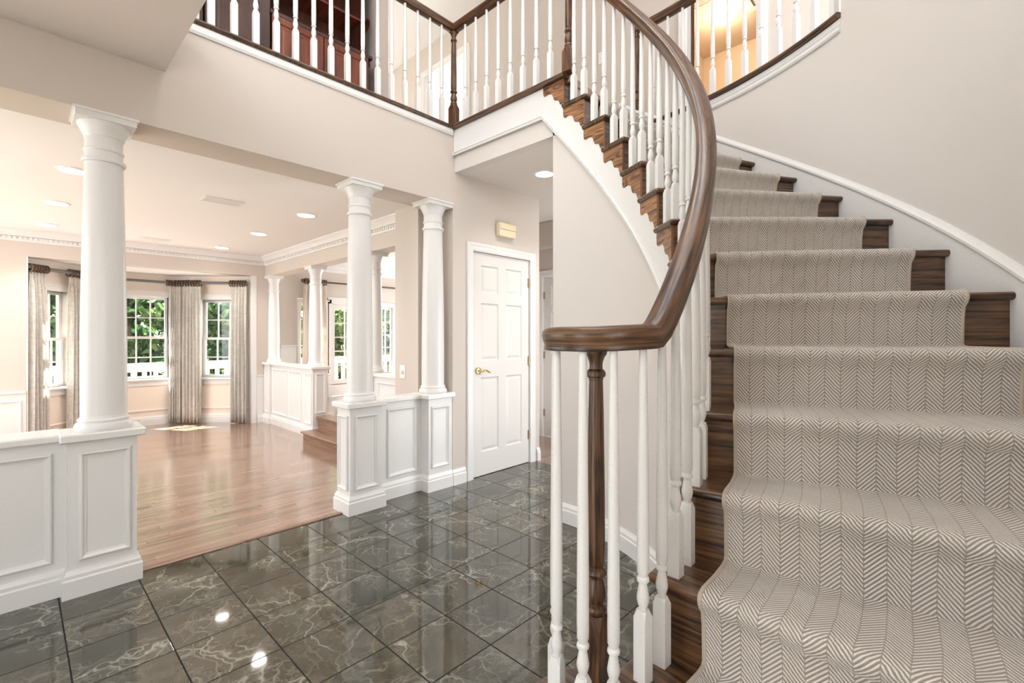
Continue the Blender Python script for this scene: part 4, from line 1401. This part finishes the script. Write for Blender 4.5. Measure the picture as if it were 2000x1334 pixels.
b = MB(FX(XW)); b.extrude([(p, Z2+q) for p, q in FAS], -1.3, 2.556)
tag(b.build('trim_14', M['trim']), 'white molding under the oak nosing above the columns', 'trim', kind=ST)
# fascia board facing the foyer under the landing
b = MB(); b.box(XW-.1, -2.04, cy+RS, cy+RS+.08, 2.6651, Z2-.03); b.box(-2.04, -1.93, cy+RS+.06, cy+RS+.1, 2.665, Z2-.03)
tag(b.build('wall_landing', M['stairwall']), 'pale fascia under the landing edge', 'wall', kind=ST)
# ------------------------------------------------------------------ upper floor
b = MB()
b.box(-5.9, -3.42, -1.3, 4.15, Z2-.05, Z2-.002); b.box(-3.42, XW, -1.3, 2.56, Z2-.05, Z2-.002); b.box(XW-.3, -2.0, 2.60, 4.15, Z2-.05, Z2-.002)
P = [(-2.0, 3.66)] + [pol(RO+.02, math.radians(91 - k*4.0), 0)[:2] for k in range(11)] + [(.2, 3.3), (.2, 4.15), (-2.0, 4.15)]
b.prism(P[::-1], Z2-.05, Z2-.002)
b.prism([(-2.0, 2.60), (-1.92, 2.60), (-1.95, 3.66), (-2.0, 3.66)], Z2-.05, Z2-.002)
b.box(-3.6, .2, 4.15, 7.3, Z2-.05, Z2-.002)
tag(b.build('floor', M['floorwood']), 'upper landing floor', 'floor', kind=ST)
ZU = 5.5
UY = 4.15
b = MB(); b.box(-7.6, 3.0, -1.3, 7.4, ZU, ZU+.1)
tag(b.build('ceiling', M['ceiling']), 'white upper ceiling', 'ceiling', kind=ST)
f = FY(UY)
wall_openings('wall_upper', f, -7.6, .4, Z2, ZU, [(-5.72, -4.76, Z2, 5.10), (-1.78, -1.17, Z2, 5.14)], .12, 'wall', 'upper hall wall with the open doorway')
casing_z = Z2
def casing_up(t, fr, a0, a1, z0, z1, w=.085):
    b = MB(fr); pts = []; fs = []
    for o, d in CASING:
        i = w - o*w/.075
        pts += [(a0-i, d, z0), (a0-i, d, z1+i), (a1+i, d, z1+i), (a1+i, d, z0)]
    for r in range(len(CASING)-1):
        for k in range(3):
            fs.append((r*4+k, r*4+k+1, r*4+5+k, r*4+4+k))
    b.add(pts, fs)
    b.box(a0-.02, a0, -.12, .002, z0, z1+.02); b.box(a1, a1+.02, -.12, .002, z0, z1+.02); b.box(a0-.02, a1+.02, -.12, .002, z1, z1+.02)
    b.build('door_frame', M['trim'], t)
t = thing('door_4', 'white upstairs doorway with its door swung open behind the corner newel', 'door', (-5.2, UY, Z2), kind=ST)
casing_up(t, f, -5.70, -4.78, Z2, 5.08)
b = MB(); b.box(-4.815, -4.78, UY+.02, UY+.86, Z2+.01, 5.07); b.build('door_leaf', M['doorpaint'], t)
for z in (Z2+.25, Z2+1.05, Z2+1.82):
    b = MB(f); b.box(-4.792, -4.768, 0, .012, z-.05, z+.05); b.build('hinge', M['oldbrass'], t)
t = thing('door_5', 'white cased doorway upstairs opening to the lit closet', 'door', (-1.475, UY, Z2), kind=ST)
casing_up(t, f, -1.76, -1.19, Z2, 5.12)
b = MB(f); b.box(-1.194, -1.189, -.07, -.03, 4.02, 4.16); b.build('latch_plate', M['oldbrass'], t)
b = MB(f); b.box(-1.762, -1.745, -.11, -.07, Z2, 5.1); b.build('door_edge', M['oakrail'], t, grain='v')
# room behind the lit doorway
b = MB(); b.box(-2.9, -2.8, UY+.12, 7.2, Z2, 5.47); b.box(-2.8, .1, 7.17, 7.27, Z2, 5.47); b.box(-.3, -.2, UY+.12, 7.2, Z2, 5.47)
tag(b.build('wall_upper', M['warmwall']), 'warm lit walls of the upstairs closet', 'wall', kind=ST)
b = MB(); b.box(-2.9, .1, UY+.12, 7.27, 5.46, 5.499)
tag(b.build('ceiling', M['warmwall']), 'warm lit closet ceiling', 'ceiling', kind=ST)
t = thing('ceiling_light', 'glowing round ceiling light in the upstairs closet', 'ceiling light', (-2.2, 6.3, 5.46))
b = MB(); b.lathe([(.10, 0), (.10, -.02), (.09, -.03)], -2.2, 6.3, 5.46, 28); b.build('base', M['plate'], t, smooth=True)
b = MB(); b.lathe([(.15, -.03), (.155, -.06), (.13, -.10), (.08, -.125), (.02, -.135)], -2.2, 6.3, 5.46, 28); b.build('glass_shade', M['globe'], t, smooth=True)
L = bpy.data.lights.new('bulb', 'POINT'); L.energy = 10; L.color = (1, .78, .54); L.shadow_soft_size = .12
o = bpy.data.objects.new('bulb', L); C.objects.link(o); o.parent = t; o.location = (0, 0, -.24)
vent('slatted ceiling vent beside the upstairs closet light', -2.48, -2.18, 5.80, 6.0, 5.46, 14)
t = thing('attic_hatch', 'white framed attic hatch in the upstairs closet ceiling', 'attic hatch', (-1.5, 6.1, 5.46))
b = MB(); b.box(-1.95, -1.87, 5.5, 6.5, 5.43, 5.4599); b.box(-1.1, -1.02, 5.5, 6.5, 5.43, 5.4599); b.box(-1.87, -1.1, 6.42, 6.5, 5.43, 5.4599); b.box(-1.87, -1.1, 5.5, 5.58, 5.43, 5.4599)
b.build('hatch_frame', M['trim'], t)
b = MB(); b.box(-1.87, -1.1, 5.58, 6.42, 5.445, 5.4598); b.build('hatch_panel', M['trim'], t)
# upper hall left wall (bookcase wall) and room beyond
XB = -4.2
b = MB(); b.box(XB-.55, XB-.45, -1.3, 2.62, Z2, ZU); b.box(XB-.45, XB-.02, 2.52, 2.62, Z2, ZU); b.box(XB-.45, XB-.02, -1.3, .86, Z2, ZU)
tag(b.build('wall_upper', M['wall']), 'upper hall wall around the built in bookcase', 'wall', kind=ST)
b = MB(); b.box(-7.5, -4.4, 6.4, 6.5, Z2, ZU); b.box(-4.3, -2.9, UY+.9, UY+1.0, Z2, ZU)
tag(b.build('wall_upper', M['cream']), 'pale far walls of the upstairs room', 'wall', kind=ST)
b = MB(FX(XB)); b.box(.88, .965, -.02, .012, Z2, ZU)
tag(b.build('trim_16', M['trim']), 'white casing left of the cherry bookcase', 'trim', kind=ST)
wall_openings('wall_upper', ((-7.6, 0, 0), (0, 1, 0), (1, 0, 0)), -1.3, 7.4, Z2, ZU, [(1.0, 2.2, 3.9, 5.2), (4.6, 5.8, 3.9, 5.2)], .12, 'cream', 'outside wall of the upper rooms, its two openings added to limit the daylight')  # openings added to let only limited daylight into the upper rooms
wall_openings('wall_front', ((0, -1.3, 0), (1, 0, 0), (0, 1, 0)), -7.6, 1.6, Z2-.05, ZU, [(-2.6, 0.2, 3.6, 5.2)], .12, 'wall', 'added upper front wall, its one wide opening limiting the daylight')  # unseen wall added across the open front to dim the upstairs
# bookcase
bc = thing('bookcase', 'dark cherry built in bookcase behind the balcony railing', 'bookcase', (XB-.2, 1.7, Z2))
f = FX(XB)
b = MB(f); b.box(.97, 2.40, -.44, -.40, Z2, ZU-.1)
b.box(.97, .99, -.40, 0, Z2, ZU-.1); b.box(1.45, 1.475, -.40, .0, Z2, ZU-.1); b.box(2.375, 2.40, -.40, -.10, Z2, ZU-.1); b.box(.97, 2.42, -.40, .01, Z2, Z2+.09)
b.box(1.475, 2.42, -.40, .02, 3.985, 4.015)
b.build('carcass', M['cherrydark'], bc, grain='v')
def cab_door(a0, a1, z0, z1, knob=None, mat='cherry'):
    p = MB(f); w = .055
    p.box(a0, a0+w, 0, .02, z0, z1); p.box(a1-w, a1, 0, .02, z0, z1); p.box(a0+w, a1-w, 0, .02, z0, z0+w); p.box(a0+w, a1-w, 0, .02, z1-w, z1); p.box(a0+w, a1-w, 0, .008, z0+w, z1-w)
    p.ring_frame(a0+w, a1-w, z0+w, z1-w, .008, [(0, .012), (.01, .004), (.03, .004), (.045, .010), (.05, .010)])
    i = w+.05
    p.box(a0+i, a1-i, .008, .018, z0+i, z1-i)
    d = p.build('cabinet_door', M[mat], bc, grain='v')
    if knob:
        k = MB(); c = along(f, knob[0], .033); k.lathe([(.003, -.012), (.012, -.008), (.014, 0), (.012, .008), (.003, .012)], c[0], c[1], knob[1], 14)
        k.box(c[0]-.014, c[0], c[1]-.004, c[1]+.004, knob[1]-.004, knob[1]+.004)
        k.build('knob', M['brass'], d, smooth=True)
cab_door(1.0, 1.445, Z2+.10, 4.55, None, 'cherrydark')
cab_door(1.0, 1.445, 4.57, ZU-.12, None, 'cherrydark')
cab_door(1.485, 1.925, Z2+.10, 3.98, (1.90, 3.60))
cab_door(1.935, 2.375, Z2+.10, 3.98, (1.96, 3.60))
for z in (4.40, 4.78, 5.14):
    b = MB(f); b.box(1.475, 2.375, -.40, -.12, z, z+.022); b.build('shelf', M['cherry'], bc)
for z in (3.62, 3.99, 4.40, 4.78, 5.14):
    b = MB(); pts = [(XB-.40, 2.40)] + [(XB-.40+.36*math.cos(q), 2.40+.105*math.sin(q)) for q in [PI/2*k/8 for k in range(9)]]
    b.prism(pts, z, z+.022); b.build('end_shelf', M['cherry'], bc)

# ------------------------------------------------------------------ outside
tag(MB().box(-30, -8.6, -12, 16, -.9, -.8).build('ground', M['grass']), 'lawn outside the windows', 'lawn', kind=ST)
t = thing('deck', 'weathered deck outside the bay window', 'deck', (-9.6, 2.5, -.2))
b = MB(); b.box(-10.6, -8.62, -2.0, 7.5, -.24, -.16); b.build('deck_boards', M['deck'], t)
b = MB(); b.box(-10.5, -10.4, -1.9, -1.8, -.8, -.24); b.box(-10.5, -10.4, 7.3, 7.4, -.8, -.24); b.box(-10.5, -10.4, 2.7, 2.8, -.8, -.24); b.build('deck_posts', M['deck'], t)
t = thing('deck_railing', 'beige wooden deck railing outside the bay window', 'railing', (-10.4, 2.5, -.16))
b = MB(); b.cbox(-10.47, -10.33, -2.0, 7.4, .74, .79, .006); b.box(-10.42, -10.38, -2.0, 7.4, .64, .74); b.build('top_rail', M['rail_paint'], t)
b = MB(); b.box(-10.42, -10.38, -2.0, 7.4, -.05, .02); b.build('bottom_rail', M['rail_paint'], t)
first = None
for k in range(58):
    y = -1.95 + .16*k
    if first is None:
        first = MB().cbox(-10.43, -10.37, y-.03, y+.03, -.16, .66, .004).build('picket', M['rail_paint'], t)
        y0 = y
    else:
        o = first.copy(); C.objects.link(o); o.parent = t; o.location = (0, y-y0, 0)
t = thing('brick_pier', 'red brick pier outside the left bay window', 'pier', (-11.1, .75, -.8))
b = MB(); b.box(-11.3, -10.85, .54, .98, -.8, 3.4); b.build('shaft', M['brick'], t)
b = MB(); b.box(-11.33, -10.82, .51, 1.01, 3.4, 3.5); b.build('cap', M['deck'], t)

def tree(label, x, y, h, r, n, mat, name='tree', leaf_s=.12, low=.0, cat='tree', group='trees beyond the deck'):
    rng = np.random.default_rng(int(abs(x*100)+abs(y*37)) + n)
    t = thing(name, label, cat, (x, y, -.8), group)
    b = MB(); pts = []
    for k in range(8):
        u = k/7
        pts.append((x + .12*math.sin(3*u+x), y + .1*math.cos(2*u+y), -.8 + (h*.8)*u))
    P = []
    for k, p in enumerate(pts):
        rr = .11*(1-.8*k/7)
        P.append([(p[0]+rr*math.cos(q), p[1]+rr*math.sin(q), p[2]) for q in [2*PI*j/9 for j in range(9)]])
    b.grid(P, None, closed_v=True); b.build('trunk', M['bark'], t, smooth=True)
    nc = 46
    cen = np.stack([rng.normal(0, .42*r, nc), rng.normal(0, .42*r, nc), rng.uniform(low, 1, nc)*h*.93 - .6], 1)
    cen[:, :2] *= (1.15 - .55*((cen[:, 2:3]+.6)/h))
    cr = rng.uniform(.28, .55, nc)*r*.75
    idx = rng.integers(0, nc, n)
    d = rng.normal(size=(n, 3)); d /= np.linalg.norm(d, axis=1)[:, None]
    pos = cen[idx] + d*(cr[idx]*rng.uniform(.55, 1.0, n)**.5)[:, None]*np.array([1, 1, .8])
    a = rng.normal(size=(n, 3)); a /= np.linalg.norm(a, axis=1)[:, None]
    c_ = np.cross(a, rng.normal(size=(n, 3))); c_ /= np.linalg.norm(c_, axis=1)[:, None]
    s = (leaf_s*rng.uniform(.6, 1.3, n))[:, None]
    nrm = np.cross(a, c_)
    v = np.empty((n, 6, 3))
    v[:, 0] = pos - a*s; v[:, 1] = pos - a*s*.2 + c_*s*.42; v[:, 2] = pos + a*s*.45 + c_*s*.34 + nrm*s*.08
    v[:, 3] = pos + a*s*1.0 - nrm*s*.15; v[:, 4] = pos + a*s*.45 - c_*s*.34 + nrm*s*.08; v[:, 5] = pos - a*s*.2 - c_*s*.42
    me = bpy.data.meshes.new('foliage')
    v = v.reshape(-1, 3)
    v[:, 2] = np.maximum(v[:, 2], .02)
    me.from_pydata(v.tolist(), [], (np.arange(n*6).reshape(n, 6)).tolist())
    link('foliage', me, M[mat], t)
    return t
tree('dense dark green tree outside the left bay window', -12.2, .2, 4.6, 1.3, 5200, 'leaf')
tree('dense dark green tree outside the centre bay window', -12.6, 1.7, 4.8, 1.35, 6000, 'leaf')
tree('bright leafy tree outside the right bay window', -12.4, 3.5, 4.6, 1.25, 5200, 'leaf')
tree('yellow green tree outside the tall side window', -12.2, 5.2, 4.4, 1.2, 4600, 'leaf2')
tree('yellow green tree outside the glazed garden door', -12.0, 6.7, 4.4, 1.2, 4600, 'leaf2')
tree('dark green tree outside the right side window', -12.6, 8.3, 4.6, 1.3, 5000, 'leaf')
tree('dark tree farther back behind the left bay window', -15.0, 0.6, 6.0, 2.0, 4200, 'leaf', leaf_s=.2)
tree('dark tree farther back behind the right bay window', -15.2, 4.2, 6.0, 2.0, 4200, 'leaf', leaf_s=.2)
tree('dark tree farther back behind the garden door', -15.0, 8.0, 6.0, 2.0, 4200, 'leaf', leaf_s=.2)

# ------------------------------------------------------------------ light
w = bpy.data.worlds.new('World'); bpy.context.scene.world = w
w.use_nodes = True
nt = w.node_tree
bg = nt.nodes['Background']
tc = N(nt, 'ShaderNodeTexCoord'); sp = N(nt, 'ShaderNodeSeparateXYZ')
nt.links.new(tc.outputs['Generated'], sp.inputs[0])
col = ramp(nt, math_node(nt, 'MULTIPLY_ADD', sp.outputs['Z'], .5, .5), [(.0, (.93, .92, .91)), (.5, (.97, .98, .99)), (.75, (.88, .94, 1.)), (1., (.74, .85, 1.))])
nt.links.new(col, bg.inputs[0])
bg.inputs[1].default_value = 3.0
sun = bpy.data.lights.new('sun', 'SUN'); sun.energy = 36.0; sun.color = (1, .96, .90); sun.angle = math.radians(1.2)
so = bpy.data.objects.new('sun', sun); C.objects.link(so)
so.rotation_euler = Vector((.62, .36, -1.15)).to_track_quat('-Z', 'Y').to_euler()
so.location = (-20, 0, 20)

# ------------------------------------------------------------------ camera
cam = bpy.data.cameras.new('camera'); co = bpy.data.objects.new('camera', cam); C.objects.link(co)
cam.sensor_width = 36; cam.lens = 36*919.5/2000
cam.clip_start = .05; cam.clip_end = 200
co.location = (0, 0, 1.27)
co.rotation_euler = (PI/2, 0, .7582)
cam.shift_y = -(667-656)/2000.
sc = bpy.context.scene
sc.camera = co
sc.view_settings.view_transform = 'Standard'
sc.view_settings.look = 'None'
sc.view_settings.gamma = 1
sc.view_settings.use_curve_mapping = False
sc.view_settings.exposure = 1.12
cy_ = sc.cycles
cy_.max_bounces = 10; cy_.diffuse_bounces = 6; cy_.glossy_bounces = 4; cy_.transparent_max_bounces = 12; cy_.transmission_bounces = 4
cy_.sample_clamp_indirect = 6.0
cy_.caustics_reflective = False; cy_.caustics_refractive = False
